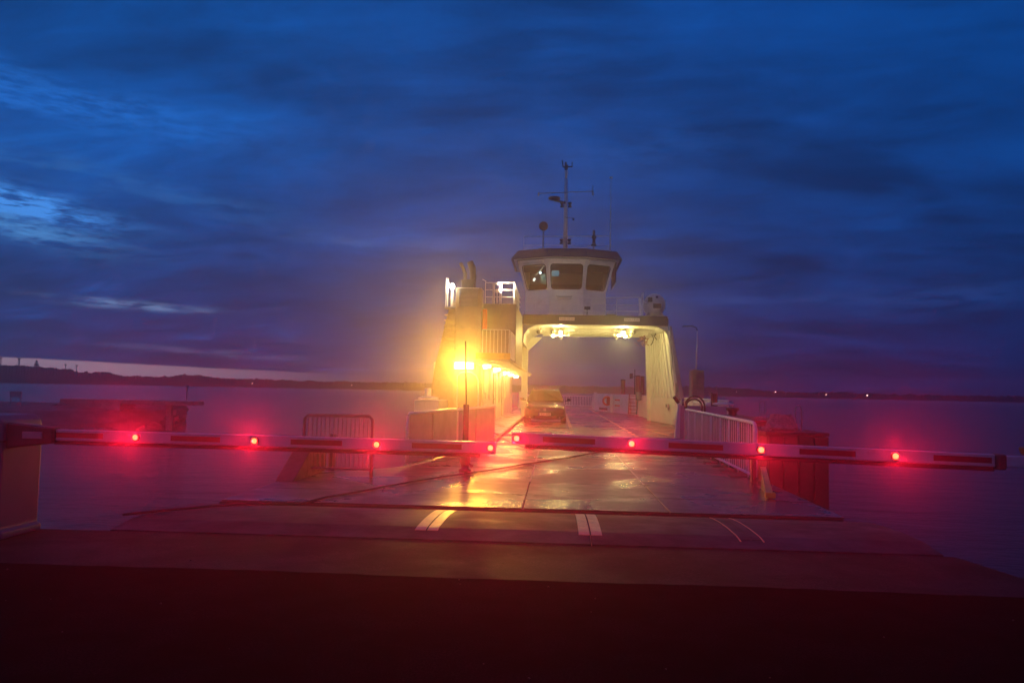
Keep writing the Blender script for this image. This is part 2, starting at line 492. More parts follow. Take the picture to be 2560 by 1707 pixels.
SHORE = emit('shore lamp light', (1.0, .72, .5), 22)
for a, e, d, w, lab in ((12.92, .16, 1040, .5, 'tiny shore light below the highest part of the right ridge'), (15.53, .20, 1040, .8, 'small pink shore light where the right ridge drops'),
                     (18.8, .09, 1040, .4, 'faint shore light above the right boom near the thin ladder hoop'), (21.36, .09, 1040, 1.1, 'widest and brightest shore light at the far right'),
                     (-14.93, .10, 960, .4, 'faint shore light on the far shore left of the ferry'), (-21.8, .08, 960, .35, 'faint orange shore light low on the left far shore')):
    p = polar(a, e, d); r = thing('shore_lamp', p - Vector((0, 0, 2)), lab, 'lamp', 'lights on the far shore')
    m = MB(); m.bar(p - Vector((0, 0, 3.0)), p, .10, 5); m.build('pole', DARK, r)
    m = MB(); m.lathe(p, [(.05, -.3), (w * .45, -.15), (w * .45, .2), (.05, .3)], 8); m.build('lamp_head', SHORE, r, smooth=True)

# quay: asphalt road, concrete apron
rr = random.Random(31)
edge_pts = [(5.8 - .12 * i, 5.90 + rr.uniform(-.012, .012) + .018 * math.sin(i * .21)) for i in range(100)]
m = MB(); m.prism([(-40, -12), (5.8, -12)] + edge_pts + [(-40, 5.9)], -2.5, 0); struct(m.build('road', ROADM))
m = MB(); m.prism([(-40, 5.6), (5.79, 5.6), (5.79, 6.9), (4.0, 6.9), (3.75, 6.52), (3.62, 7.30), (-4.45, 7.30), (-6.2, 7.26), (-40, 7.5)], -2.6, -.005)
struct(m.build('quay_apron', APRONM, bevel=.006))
m = MB(); m.prism([(-4.30, 7.305), (3.60, 7.305), (3.5, 9.0), (-4.22, 9.0)], -2.6, -.09); struct(m.build('quay_edge', CONC))

gm = MB(); rr = random.Random(12)
for i in range(45):
    x, y, q = rr.uniform(-4.4, 3.4), rr.uniform(3.2, 7.2), rr.uniform(.003, .009)
    gm.lathe((x, y, 0 if y < 5.85 else -.005), [(q * .6, 0), (q, q * .5), (q * .5, q)], 5)
gm.build('grit', DARK, kind='stuff')

# curved transition flap: two steel plates, three painted double lines
def flap_z(y):
    pr = [(7.30, .005), (7.7, .050), (8.1, .056), (8.5, .048), (8.85, .028), (9.14, -.006)]
    for (a, b_), (c, d) in zip(pr, pr[1:]):
        if a <= y <= c:
            return b_ + (d - b_) * (y - a) / (c - a)
    return pr[-1][1]
flap = struct(MB().box(-4.22, 3.5, 7.32, 9.1, -.30, -.11).build('ramp_flap', DARK))
def curved_strip(x0, x1, y0, y1, dz, th, n=10):
    loops = []
    for i in range(n + 1):
        y = y0 + (y1 - y0) * i / n; z = flap_z(y) + dz
        xa = x0 if not callable(x0) else x0(y); xb = x1 if not callable(x1) else x1(y)
        loops.append([(xa, y, z - th), (xb, y, z - th), (xb, y, z), (xa, y, z)])
    return MB().loft(loops)
xs = [-4.26, -1.24, .352, 1.87, 3.52]
for a, b_ in ((-4.26, .349), (.357, 3.52)):
    curved_strip(a, b_, 7.31, 9.14, 0, .02, 14).build('flap_plate', FLAP, flap, smooth=False)
for xc in (-1.24, .353, 1.87):
    for s in (-1, 1):
        M_ = WORNY if xc < 1.5 else FLAP
        a, b_ = (xc - .112, xc - .008) if s < 0 else (xc + .008, xc + .112)
        curved_strip(a, b_, 7.58, 9.04, .005, .004, 14).build('painted_line', M_, flap)
    if xc > 1.5:
        for s in (-.112, .105):
            curved_strip(xc + s, xc + s + .012, 7.52, 9.0, .008, .006, 14).build('line_edge', WORNY, flap)

# linkspan between quay and ferry
LKX = [-4.15, -.38, 1.38, 3.42]
link = struct(MB().prism([(-4.12, 9.42), (3.40, 9.42), (3.55, 20.4), (-1.78, 20.4), (-2.75, 13.5), (-4.05, 13.0)], -.75, -.022).build('linkspan', DARK))
m = MB(); m.box(-4.1, 3.4, 9.15, 9.41, -.30, -.075); m.build('gap_shade_strip', BLACK, link)  # dark strip added to stand in for shade in the flap gap
rows = [9.42, 10.65, 12.05, 14.2, 16.4, 18.4, 20.4]
def lx(y): return -4.1 if y <= 13.0 else (-2.75 + (y - 13.5) * .97 / 6.9 if y > 13.5 else -4.05 + (y - 13) * 2.6)
def rx(y): return 3.42 + (y - 9.42) * .012
for j in range(len(rows) - 1):
    y0, y1 = rows[j] + .014, rows[j + 1] - .014
    for c in range(3):
        gapx = .007
        xa0 = lx(y0) if c == 0 else LKX[c] + gapx; xa1 = lx(y1) if c == 0 else LKX[c] + gapx
        xb0 = rx(y0) if c == 2 else LKX[c + 1] - gapx; xb1 = rx(y1) if c == 2 else LKX[c + 1] - gapx
        z = random.uniform(-.004, .002)
        m = MB(); m.hexa([(xa0, y0, -.020), (xb0, y0, -.020), (xb1, y1, -.020), (xa1, y1, -.020)], [(xa0, y0, z), (xb0, y0, z), (xb1, y1, z), (xa1, y1, z)])
        m.build('deck_plate', LINK, link, bevel=.003)
for x in (-.38, 1.38):                                               # weld beads that catch the light
    m = MB(); m.box(x - .010, x + .010, 12.1, 20.3, -.01, .006); m.build('weld_bead', GREY, link)

# ================================================================== barriers
LENS = emit('red lamp lens', (1.0, .055, .018), 12)
REDC = (1.0, .004, .030)
def boom(root, A, B, tlamps, tstripes, rub, name='boom', gain=1.0):
    A, B = Vector(A), Vector(B); d = (B - A).normalized(); nrm = Vector((d.y, -d.x, 0)).normalized()
    if nrm.y > 0: nrm = -nrm
    upv = Vector((0, 0, 1))
    def slab(m, t0, t1, z0, z1, f0, f1):
        p, q = A.lerp(B, t0), A.lerp(B, t1)
        def c(pp, f, z): return pp + nrm * f + upv * z
        m.hexa([c(p, f0, z0), c(q, f0, z0), c(q, f1, z0), c(p, f1, z0)], [c(p, f0, z1), c(q, f0, z1), c(q, f1, z1), c(p, f1, z1)])
    m = MB(); slab(m, 0, 1, -.050, .050, .022, -.028)
    bo = m.build(name, ALU, root, bevel=.006)
    m = MB(); slab(m, 0, 1, .036, .043, .027, .021); slab(m, 0, 1, -.040, -.034, .027, .021); m.build('edge_rib', ALU, bo)
    m = MB(); slab(m, rub[0], rub[1], -.086, -.052, .012, -.016); m.build('rubber_edge', BLACK, bo, bevel=.005)
    for a, b_ in tstripes:
        m = MB(); slab(m, a, b_, -.022, .024, .0255, .0215); m.build('reflective_stripe', REFL, bo)
    for tt in tlamps:
        c = A.lerp(B, tt) + nrm * .024
        m = MB()
        prof_h = [(.036, 0), (.036, .014), (.030, .018), (.026, .018)]
        m.cur = 0
        loops = []
        for r_, h in prof_h: loops.append([c + d * (r_ * math.cos(a)) + upv * (r_ * math.sin(a)) + nrm * h for a in [2 * math.pi * i / 20 for i in range(20)]])
        m.loft(loops)
        m.cur = 1
        loops = []
        for r_, h in [(.0255, .016), (.024, .022), (.016, .027), (.004, .029)]: loops.append([c + d * (r_ * math.cos(a)) + upv * (r_ * math.sin(a)) + nrm * h for a in [2 * math.pi * i / 20 for i in range(20)]])
        m.loft(loops)
        m.build('red_lamp', [REFL, LENS], bo, smooth=True)
        spot('red_lamp_light', c + nrm * .05, (Vector((0, -1.5, 2.1)) - c).normalized() + nrm * .6, P_RED * gain * random.uniform(.85, 1.15) * (1.7 if tt in (.9885, .0123) else 1.0), REDC, 54, .9, .024, bo)
        point('rear_red_fill', c - nrm * .13, P_RED * .05, REDC, .024, bo)  # unseen red fill added behind each lamp to redden deck and railings
    return bo

lb = thing('road_barrier', (-5.2, 6.95, 0), 'closed left road barrier with white boom, grey cabinet and four red lamps', 'barrier')
boom(lb, (-4.525, 6.8, .933), (-.516, 6.8, .910), (.1929, .4644, .7381, .9885), ((.0038, .1158), (.2723, .3851), (.5451, .6603), (.8156, .9252)), (0.0, .965), gain=1.3)
m = MB()
prof = [(-5.75, .0), (-4.90, .0), (-4.90, .06), (-4.94, .08), (-4.94, .98), (-4.96, 1.05), (-5.02, 1.10), (-5.66, 1.10), (-5.72, 1.05), (-5.74, .98), (-5.74, .08), (-5.75, .06)]
m.prism(prof, 6.70, 7.24, 'y'); cab = m.build('cabinet', mat('cabinet grey', (.055, .065, .12), .45, vary=.08, nscale=4), lb, bevel=.02, seg=2)
m = MB(); m.box(-5.76, -4.92, 6.68, 7.26, .86, .88); m.build('lid_seam', DARK, cab)
m = MB(); m.lathe((-5.02, 6.697, .66), [(.03, .0), (.03, -.012), (.012, -.014)], 14, 'y'); m.build('lock', DARK, cab)
m = MB(); m.hexa([(-4.95, 6.74, .80), (-4.50, 6.74, .86), (-4.50, 6.86, .86), (-4.95, 6.86, .80)], [(-4.95, 6.74, 1.04), (-4.50, 6.74, 1.0), (-4.50, 6.86, 1.0), (-4.95, 6.86, 1.04)])
m.build('boom_clamp', DARK, lb, bevel=.015)
m = MB(); m.box(-4.78, -4.60, 6.725, 6.742, .90, .96); m.build('clamp_plate', GREY, lb)

rb = thing('road_barrier', (4.5, 6.2, 0), 'closed right road barrier with white boom and four red lamps', 'barrier')
boom(rb, (-.38, 6.8, 1.0), (3.51, 6.45, .93), (.0123, .2655, .5377, .8068), ((.0708, .1861), (.3446, .4596), (.6164, .7292), (.8817, .993)), (.03, 1.0), gain=.85)
m = MB(); m.box(3.505, 3.575, 6.38, 6.50, .86, .985); m.build('boom_clamp', DARK, rb, bevel=.012)
m = MB(); m.box(3.57, 4.75, 6.40, 6.47, .885, .972); m.build('boom_holder', ALU, rb, bevel=.008)
m = MB(); m.hexa([(3.74, 6.36, .98), (4.2, 6.36, .9), (4.2, 6.50, .9), (3.74, 6.50, .98)], [(3.72, 6.36, 1.04), (4.2, 6.36, 1.1), (4.2, 6.5, 1.1), (3.72, 6.5, 1.04)]); m.build('hinge_arm', BLACK, rb, bevel=.01)
m = MB(); m.prism([(p[0] + 10.3, p[1]) for p in prof], 6.0, 6.7, 'y'); m.build('cabinet', MATS['cabinet grey'], rb, bevel=.02, seg=2)

# ================================================================== furniture on the linkspan
# right railing: white tube frame with fine vertical infill
r = thing('bridge_railing', (3.4, 17, 0), 'white tube railing with fine vertical bars along right linkspan edge', 'railing')
P0, P1 = Vector((3.30, 13.05, 0)), Vector((3.50, 21.2, 0))
def along(t, z, p=P0, q=P1): v = p.lerp(q, t); return Vector((v.x, v.y, z))
m = MB()
arc = [along(0, .06), along(0, .80)] + [along(.015 * (1 - math.cos(R(a))), .80 + .14 * math.sin(R(a))) for a in (20, 40, 60, 80)] + [along(.03, .95), along(.5, .965), along(.985, .98)] + [along(.995, .95), along(1, .88), along(1, .06)]
m.path(arc, .032, 10); m.build('frame_tube', WHITE, r, smooth=True)
m = MB(); m.bar(along(.0, .075), along(1, .085), .026, 8); m.build('bottom_rail', WHITE, r, smooth=True)
for tt in (.065, .17, .275, .385, .52, .66, .80, .92):
    m = MB(); m.bar(along(tt, -.0), along(tt, .955), .017, 8); m.build('post', WHITE, r, smooth=True)
m = MB()
for i in range(1, 46):
    tt = i / 46; p = along(tt, 0)
    m.box(p.x - .006, p.x + .006, p.y - .018, p.y + .018, .09, .95)
m.build('infill_bar', mat('thin white bar', (.6, .6, .6), .45), r, kind='stuff')
for tt in (.07, .175, .28, .39, .52):
    p = along(tt, 0); m = MB(); m.box(p.x - .30, p.x - .02, p.y - .03, p.y + .19, .0, .012); m.build('foot_plate', DARK, r)

# left solid guide panel
r = thing('guide_panel', (-2.2, 17, 0), 'pale solid steel guide panel left of the driveway before the deckhouse', 'panel')
P2, P3 = Vector((-2.66, 13.9, 0)), Vector((-1.67, 21.0, 0))
for a, b_ in ((0, .46), (.475, 1.0)):
    p, q = P2.lerp(P3, a), P2.lerp(P3, b_)
    m = MB(); m.hexa([(p.x - .02, p.y, .06), (q.x - .02, q.y, .06), (q.x + .02, q.y, .06), (p.x + .02, p.y, .06)], [(p.x - .02, p.y, .93), (q.x - .02, q.y, .93), (q.x + .02, q.y, .93), (p.x + .02, p.y, .93)])
    m.build('plate', GREY, r, bevel=.006)
    m = MB(); m.path([(p.x, p.y, .05), (p.x, p.y, .90), (p.x + .01, p.y + .10, .955), (q.x, q.y - .06, .965), (q.x, q.y, .93), (q.x, q.y, .05)], .03, 8); m.build('top_tube', LIT_WHITE, r, smooth=True)
for tt in (.2, .7):
    p = P2.lerp(P3, tt); m = MB(); m.box(p.x + .021, p.x + .05, p.y - .03, p.y + .03, 0, .93); m.build('stiffener', GREY, r)
m = MB(); m.lathe((-1.67, 21.0, .965), [(.01, -.05), (.055, -.03), (.055, .03), (.01, .05)], 10); m.build('end_cap', LIT_WHITE, r, smooth=True)

# left dark mesh railing facing the quay
r = thing('bridge_railing', (-3.45, 12.2, 0), 'dim dark red railing panel left of the solid guide panel', 'railing')
m = MB(); m.path([(-4.0, 12.2, 0), (-4.0, 12.2, .90), (-3.95, 12.2, .955), (-2.95, 12.2, .955), (-2.9, 12.2, .90), (-2.9, 12.2, 0)], .028, 8); m.build('frame_tube', DULL, r, smooth=True)
m = MB(); m.bar((-4, 12.2, .12), (-2.9, 12.2, .12), .02); m.build('bottom_rail', DULL, r)
for i in range(1, 16):
    x = -4.0 + i * 1.1 / 16; m = MB(); m.box(x - .006, x + .006, 12.19, 12.21, .12, .95); m.build('bar', DULL, r)
# its outer buttress
r = thing('steel_buttress', (-4.0, 11.9, 0), 'dark wedge shaped steel buttress at the left linkspan edge', 'buttress')
m = MB(); m.prism([(11.35, .0), (13.0, .0), (13.0, .55), (12.4, .55)], -4.14, -3.86, 'x'); m.build('wedge', DARK, r, bevel=.01)
m = MB(); m.box(-3.80, -3.70, 12.9, 13.0, 0, .62); m.build('post', DARK, r, bevel=.006)

# slim post with lever, in front of the deckhouse lamp
r = thing('signal_post', (-1.55, 13.4, 0), 'slim upright post with thick foot standing before the bright deckhouse lamp', 'post')
m = MB(); m.bar((-1.55, 13.4, 0), (-1.55, 13.4, 1.15), .05, 14); m.build('lower_tube', DARK, r, smooth=True)
m = MB(); m.lathe((-1.55, 13.4, 0), [(.11, 0), (.11, .03), (.065, .05), (.065, .10)], 14); m.build('foot', DARK, r, smooth=True)
m = MB(); m.lathe((-1.55, 13.4, .12), [(.06, -.04), (.075, 0), (.10, .06), (.085, .14), (.06, .2)], 14); m.build('collar', DARK, r, smooth=True)
m = MB(); m.bar((-1.55, 13.4, .2), (-1.43, 13.38, .09), .018); m.lathe((-1.43, 13.38, .07), [(.005, 0), (.03, .015), (.03, .04), (.005, .055)], 10); m.build('lever', DARK, r, smooth=True)
m = MB(); m.bar((-1.55, 13.4, 1.15), (-1.59, 13.4, 2.25), .012, 8); m.build('rod', DARK, r, smooth=True)

# hose lying across the linkspan
pts = [(-4.4, 7.75), (-4.0, 8.17), (-3.07, 9.3), (-2.4, 10.9), (-1.75, 12.3), (-1.03, 13.71), (-.3, 15.2), (.5, 17.0), (1.37, 18.81), (2.4, 20.2)]
sm = []
for i in range(len(pts) - 1):
    for k2 in range(4):
        f = k2 / 4; p, q = pts[i], pts[i + 1]; y = p[1] + (q[1] - p[1]) * f; x = p[0] + (q[0] - p[0]) * f
        z = (flap_z(y) if 7.3 < y < 9.14 else (-.03 if y < 9.42 else 0)) + .022
        sm.append((x + .03 * math.sin(y * 2), y, z))
tag(MB().path(sm, .015, 8).build('hose', BLACK, smooth=True), 'long thin dark hose lying slantwise across the linkspan deck', 'hose')
# thin line from guide panel towards the boom tip
pts = [(-1.66, 21.0, .25), (-1.2, 19.9, .10), (-.75, 18.9, .03), (-.5, 18.4, .02)]
tag(MB().path(pts, .014, 6).build('rope', BLACK, smooth=True), 'thin dark rope running down from the guide panel to the deck', 'rope')

# yellow edged bracket at the right edge of the linkspan
r = thing('stop_bracket', (3.1, 11.2, 0), 'small triangular steel bracket with yellow edge below the right railing end', 'bracket')
m = MB(); m.hexa([(2.93, 10.96, 0), (2.99, 10.96, 0), (3.22, 12.1, 0), (3.14, 12.1, 0)], [(2.93, 10.96, .04), (2.99, 10.96, .04), (3.22, 12.1, .31), (3.14, 12.1, .31)]); m.build('web', DARK, r, bevel=.006)
m = MB(); m.hexa([(2.91, 10.95, .042), (3.01, 10.95, .042), (3.20, 12.05, .312), (3.12, 12.05, .312)], [(2.91, 10.95, .056), (3.01, 10.95, .056), (3.20, 12.05, .326), (3.12, 12.05, .326)])
m.build('yellow_edge', YELLOW, r)
m = MB(); m.box(2.89, 3.03, 10.90, 10.945, .006, .085); m.build('toe_plate', YELLOW, r, bevel=.01)
m = MB(); m.box(3.20, 3.27, 12.9, 13.0, 0, .62); m.build('post', DARK, r, bevel=.006)

# fender pier beside the linkspan
r = thing('fender_pier', (4.3, 17, WZ), 'dark timber fender pier stepping back beside the right linkspan railing', 'pier')
for y0, y1, x0, x1, zt in ((13.9, 15.9, 3.72, 4.76, .77), (15.93, 18.6, 3.78, 4.72, .90), (18.63, 23.0, 3.95, 5.2, .83)):
    m = MB(); m.box(x0, x1, y0, y1, WZ - 1.4, zt - .06); m.build('timber_block', WOOD, r, bevel=.03)
    n_ = int((y1 - y0) / .32)
    for i in range(n_):
        ya = y0 + i * (y1 - y0) / n_; yb = ya + (y1 - y0) / n_ - .02
        m = MB(); m.box(x0 - .03, x1 + .03, ya, yb, zt - .055, zt + random.uniform(-.004, .004)); m.build('top_plank', WOOD, r, bevel=.008)
for x in (3.72, 3.98, 4.24, 4.50):
    m = MB(); m.box(x + .005, x + .25, 13.82, 13.895, WZ - 1.2, .70); m.build('fender_plank', WOOD, r, bevel=.012)
# rope coil on the pier
m = MB()
coil = []
for i in range(120):
    a = i * .42; rr_ = .30 - .0012 * i + .02 * math.sin(i * 1.7)
    coil.append((4.16 + rr_ * math.cos(a) * .95, 14.6 + rr_ * math.sin(a) * .8, .80 + i * .0021 + .012 * math.sin(i * .9)))
m.path(coil, .028, 6); m.path([(3.88, 14.3, .79), (3.80, 14.5, .80), (3.9, 14.9, .80), (4.1, 15.0, .81)], .028, 6)
tag(m.build('rope_coil', ROPE, smooth=True), 'heaped coil of mooring rope on the dark fender pier', 'rope')
def hoop(x, y, z, w, h, lab):
    pts = [(x - w, y, z - .05), (x - w, y, z + h - w)] + [(x - w * math.cos(R(a)), y, z + h - w + w * math.sin(R(a))) for a in (30, 60, 90, 120, 150)] + [(x + w, y, z + h - w), (x + w, y, z - .05)]
    tag(MB().path(pts, .014, 8).build('ladder_hoop', GREY, smooth=True), lab, 'ladder rail', 'ladder hoops on the fender pier')
hoop(4.47, 14.6, .77, .055, .46, 'nearest and faintest ladder hoop right of the rope coil')
hoop(5.02, 19.2, .83, .065, .44, 'middle steel ladder hoop left of the rope coil')
hoop(5.6, 25.3, .70, .075, .52, 'farthest pale ladder hoop beside the ferry end panel')
m = MB(); m.box(5.35, 6.0, 24.9, 29, WZ - 1, .76); tag(m.build('mooring_block', WOOD, bevel=.03), 'dark mooring block under the farthest ladder hoop', 'block')
m = MB(); m.lathe((4.35, 19.4, .83), [(.12, 0), (.10, .05), (.10, .16), (.16, .2), (.16, .25), (.02, .27)], 14); tag(m.build('bollard', DARK, smooth=True), 'squat dark bollard at back of the fender pier', 'bollard')

# left: mole, sign board, quay block, rubble
m = MB(); rr = random.Random(5)
loops = []
mole_pts = [(-60, 30, -50, 66), (-42, 33, -36, 62), (-34, 38, -33, 60), (-29.7, 41, -31, 58), (-27.2, 45, -29, 57), (-25.7, 48.3, -27, 56), (-25.2, 50.5, -26, 53)]
body = MB()
for i, (xa, ya, xb, yb) in enumerate(mole_pts):
    mx, my = (xa + xb) / 2, (ya + yb) / 2; h = -.02 if i < 6 else -.9
    loops.append([(xa, ya, WZ - 1), (xa * .85 + mx * .15, ya * .85 + my * .15, WZ + .5), (xa * .55 + mx * .45, ya * .55 + my * .45, h - .35), (mx, my, h), (xb * .6 + mx * .4, yb * .6 + my * .4, h - .2), (xb, yb, WZ - 1)])
mole = struct(body.loft(loops).build('breakwater', ROCK))
for i in range(150):
    f = rr.random(); k_ = min(int(f * 6), 5); ff = f * 6 - k_
    xa = mole_pts[k_][0] * (1 - ff) + mole_pts[k_ + 1][0] * ff; ya = mole_pts[k_][1] * (1 - ff) + mole_pts[k_ + 1][1] * ff
    xb = mole_pts[k_][2] * (1 - ff) + mole_pts[k_ + 1][2] * ff; yb = mole_pts[k_][3] * (1 - ff) + mole_pts[k_ + 1][3] * ff
    u = rr.uniform(-.02, .5); s_ = rr.uniform(.3, .75)
    c = Vector((xa + (xb - xa) * u, ya + (yb - ya) * u, WZ + .1 + (1.5 * min(1, u * 2.2)) - .25))
    m = MB(); m.lathe((c.x, c.y, c.z), [(s_ * .4, -s_ * .5), (s_ * rr.uniform(.8, 1.1), -s_ * .1), (s_ * rr.uniform(.5, .8), s_ * .3), (s_ * .2, s_ * .45)], 7)
    for vi in range(len(m.v)): m.v[vi] = tuple(a + rr.uniform(-.12, .12) * s_ for a in m.v[vi])
    m.build('boulder', ROCK, mole)
r = thing('mole_wall', (-27, 48, 0), 'low flat concrete walkway wall jutting out along the dark mole', 'wall')
m = MB(); m.box(-31.5, -27.5, 47.6, 49.4, -.6, .30); m.build('thick_section', CONC, r, bevel=.03)
m = MB(); m.box(-27.47, -22.8, 47.6, 49.2, .03, .30); m.build('cantilever_slab', CONC, r, bevel=.03)
m = MB(); m.box(-24.8, -24.5, 48.2, 48.5, WZ - 1, .03); m.build('pile', CONC, r)
m = MB(); m.bar((-23.7, 48.6, .3), (-23.7, 48.6, 1.15), .06); m.lathe((-23.7, 48.6, 1.15), [(.08, 0), (.12, .05), (.12, .2), (.02, .27)], 8)
tag(m.build('marker_pole', GREY), 'small faint marker pole on the tip of the mole wall', 'pole')
r = thing('sign_board', (-33.2, 46, 0), 'blank backed board on two thin posts standing on the mole', 'sign')
m = MB(); m.box(-33.62, -32.86, 45.97, 46.03, .36, .70); m.build('board', GREY, r, bevel=.01)
for x in (-33.55, -32.92): m = MB(); m.bar((x, 46, -.4), (x, 46, .7), .03); m.build('post', GREY, r)
m = MB(); m.box(-33.66, -32.82, 45.94, 46.06, .70, .735); m.build('cap', GREY, r)
m = MB(); m.prism([(-7.4, 8.8), (-6.06, 8.8), (-7.1, 10.2), (-7.9, 10.2)], WZ - 1, .58); tag(m.build('concrete_block', CONC, bevel=.03), 'grey concrete block behind the left barrier cabinet', 'block')
m = MB(); m.lathe((-6.35, 8.45, WZ - .6), [(.95, 0), (.9, .8), (.72, 1.5), (.5, 1.83), (.15, 1.95)], 10)
rr = random.Random(9)
for vi in range(len(m.v)): m.v[vi] = tuple(a + rr.uniform(-.10, .10) for a in m.v[vi])
tag(m.build('boulder', ROCK), 'large dark boulder at the foot of the grey concrete block', 'boulder', 'boulders beside the quay')
m = MB(); m.lathe((-5.95, 8.6, WZ - .6), [(.7, 0), (.62, .9), (.45, 1.5), (.28, 1.80), (.10, 1.84)], 8)
for vi in range(len(m.v)): m.v[vi] = tuple(a + rr.uniform(-.07, .07) for a in m.v[vi])
tag(m.build('boulder', ROCK), 'smaller dark boulder nearest the water left of boom', 'boulder', 'boulders beside the quay')

# ================================================================== ferry
ferry = thing('car_ferry', (.35, 45, WZ), 'white car ferry with lit portal, side deckhouse and wheelhouse at its ramp', 'ferry')
F = ferry
hullp = [(-1.75, 24.0), (3.8, 24.0), (5.35, 24.5), (5.75, 28), (5.75, 47), (4.6, 56), (3.5, 63), (3.3, 70), (-2.8, 70), (-4.0, 60), (-4.85, 50), (-4.85, 28), (-4.6, 25.0), (-2.8, 24.2)]
MB().prism(hullp, WZ - .5, -.012).build('hull', NAVY, F)
MB().prism([(-1.62, 24.0), (3.78, 24.0), (5.2, 24.6), (5.5, 34), (5.15, 48), (3.05, 62), (3.2, 69.9), (-2.7, 69.9), (-2.72, 60), (-1.62, 60)], -.011, .0).build('vehicle_deck', DECK, F)
MB().hexa([(-1.66, 20.5, -.05), (3.72, 20.5, -.05), (3.78, 23.98, -.05), (-1.62, 23.98, -.05)], [(-1.66, 20.5, .004), (3.72, 20.5, .004), (3.78, 23.98, .008), (-1.62, 23.98, .008)]).build('bow_ramp', LINK, F)
m = MB(); m.bar((-1.6, 24.0, .02), (3.8, 24.0, .02), .03); m.build('ramp_hinge', GREY, F)
MB().prism([(-2.71, 24.4), (-1.66, 24.4), (-1.66, 60), (-2.71, 60)], -.01, .05).build('side_walkway', WALK, F, bevel=.004)
MB().box(-1.655, -1.56, 20.6, 60, .0, .11).build('kerb', DARK, F, bevel=.01)
# painted lane lines
for xl, w in ((.58, .13), (2.61, .12)):
    y = 22.2
    while y < 62:
        d_ = .62
        m = MB(); m.box(xl - w / 2 + (y - 26) * .002, xl + w / 2 + (y - 26) * .002, y, y + d_, .002, .0045 if y > 24 else .011)
        if y > 24.1 or y + d_ < 23.9: m.build('lane_dash', WORNY, F)
        y += 1.28
m = MB(); m.hexa([(3.75, 26.0, .002), (3.9, 26.0, .002), (3.55, 29.8, .002), (3.42, 29.8, .002)], [(3.75, 26.0, .005), (3.9, 26.0, .005), (3.55, 29.8, .005), (3.42, 29.8, .005)]); m.build('corner_line', WORNY, F)
m = MB(); m.box(3.0, 5.2, 29.85, 29.95, .002, .005); m.build('cross_line', WORNY, F)

# --- right wall: twisted portal side with ribs, bulwarks
def wx(y, z):                                                        # inner face of the portal side wall
    t_ = (y - 34.3) / 5.2
    top = 4.78 + (4.64 - 4.78) * t_; bot = 5.36 + (4.78 - 5.36) * t_
    return bot + (top - bot) * min(1, z / 4.2)
m = MB()
zs = [0, 1, 2, 3, 3.9, 4.28]; ys = [34.3, 36, 37.8, 39.5]
for i in range(len(ys) - 1):
    for j in range(len(zs) - 1):
        a, b_, c, d_ = (ys[i], zs[j]), (ys[i + 1], zs[j]), (ys[i + 1], zs[j + 1]), (ys[i], zs[j + 1])
        m.hexa([(wx(*a) + .0, a[0], a[1]), (wx(*a) + .08, a[0], a[1]), (wx(*b_) + .08, b_[0], b_[1]), (wx(*b_), b_[0], b_[1])],
               [(wx(*d_) + .0, d_[0], d_[1]), (wx(*d_) + .08, d_[0], d_[1]), (wx(*c) + .08, c[0], c[1]), (wx(*c), c[0], c[1])])
leg = m.build('portal_leg', LIT_WHITE, F)
for i in range(8):
    y = 34.80 + i * .61
    z0 = 1.18
    m = MB(); m.hexa([(wx(y, z0) - .058, y, z0), (wx(y, z0), y, z0), (wx(y, z0), y + .07, z0), (wx(y, z0) - .058, y + .07, z0)],
                     [(wx(y, 4.1) - .058, y, 4.12), (wx(y, 4.1), y, 4.12), (wx(y, 4.1), y + .07, 4.12), (wx(y, 4.1) - .058, y + .07, 4.12)])
    m.build('stiffener', LIT_WHITE, leg)
fl = [(4.56, 4.26), (4.80, 4.0), (4.90, 3.57), (5.10, 2.16), (5.24, 1.1), (5.32, 0.0)]
m = MB()
loops = [[(x, 34.1, z), (x + .22, 34.1, z), (x + .22, 34.32, z), (x, 34.32, z)] for x, z in fl]
m.loft(loops); m.build('front_flange', LIT_WHITE, leg, bevel=.01)
m = MB(); m.hexa([(4.62, 39.46, 0), (4.86, 39.46, 0), (4.86, 39.6, 0), (4.62, 39.6, 0)], [(4.48, 39.46, 4.15), (4.72, 39.46, 4.15), (4.72, 39.6, 4.15), (4.48, 39.6, 4.15)]); m.build('rear_flange', LIT_WHITE, leg, bevel=.008)
m = MB(); m.prism([(4.86, 4.3), (4.96, 4.3), (5.5, 1.2), (5.30, 1.2)], 33.75, 33.82, 'y'); m.build('outer_plate', GREY, leg)
m = MB(); m.bar((4.93, 33.9, 4.28), (5.36, 33.9, 1.1), .045, 10); m.build('brace_pole', GREY, F, smooth=True)
m = MB(); m.path([(4.95, 34.08, 3.9), (5.05, 34.06, 2.9), (5.0, 34.05, 2.3), (5.12, 34.05, 1.7)], .012, 6); m.build('cable', DARK, leg)
m = MB(); m.box(5.17, 5.27, 33.98, 34.07, 1.25, 1.85); m.build('junction_box', GREY, leg)

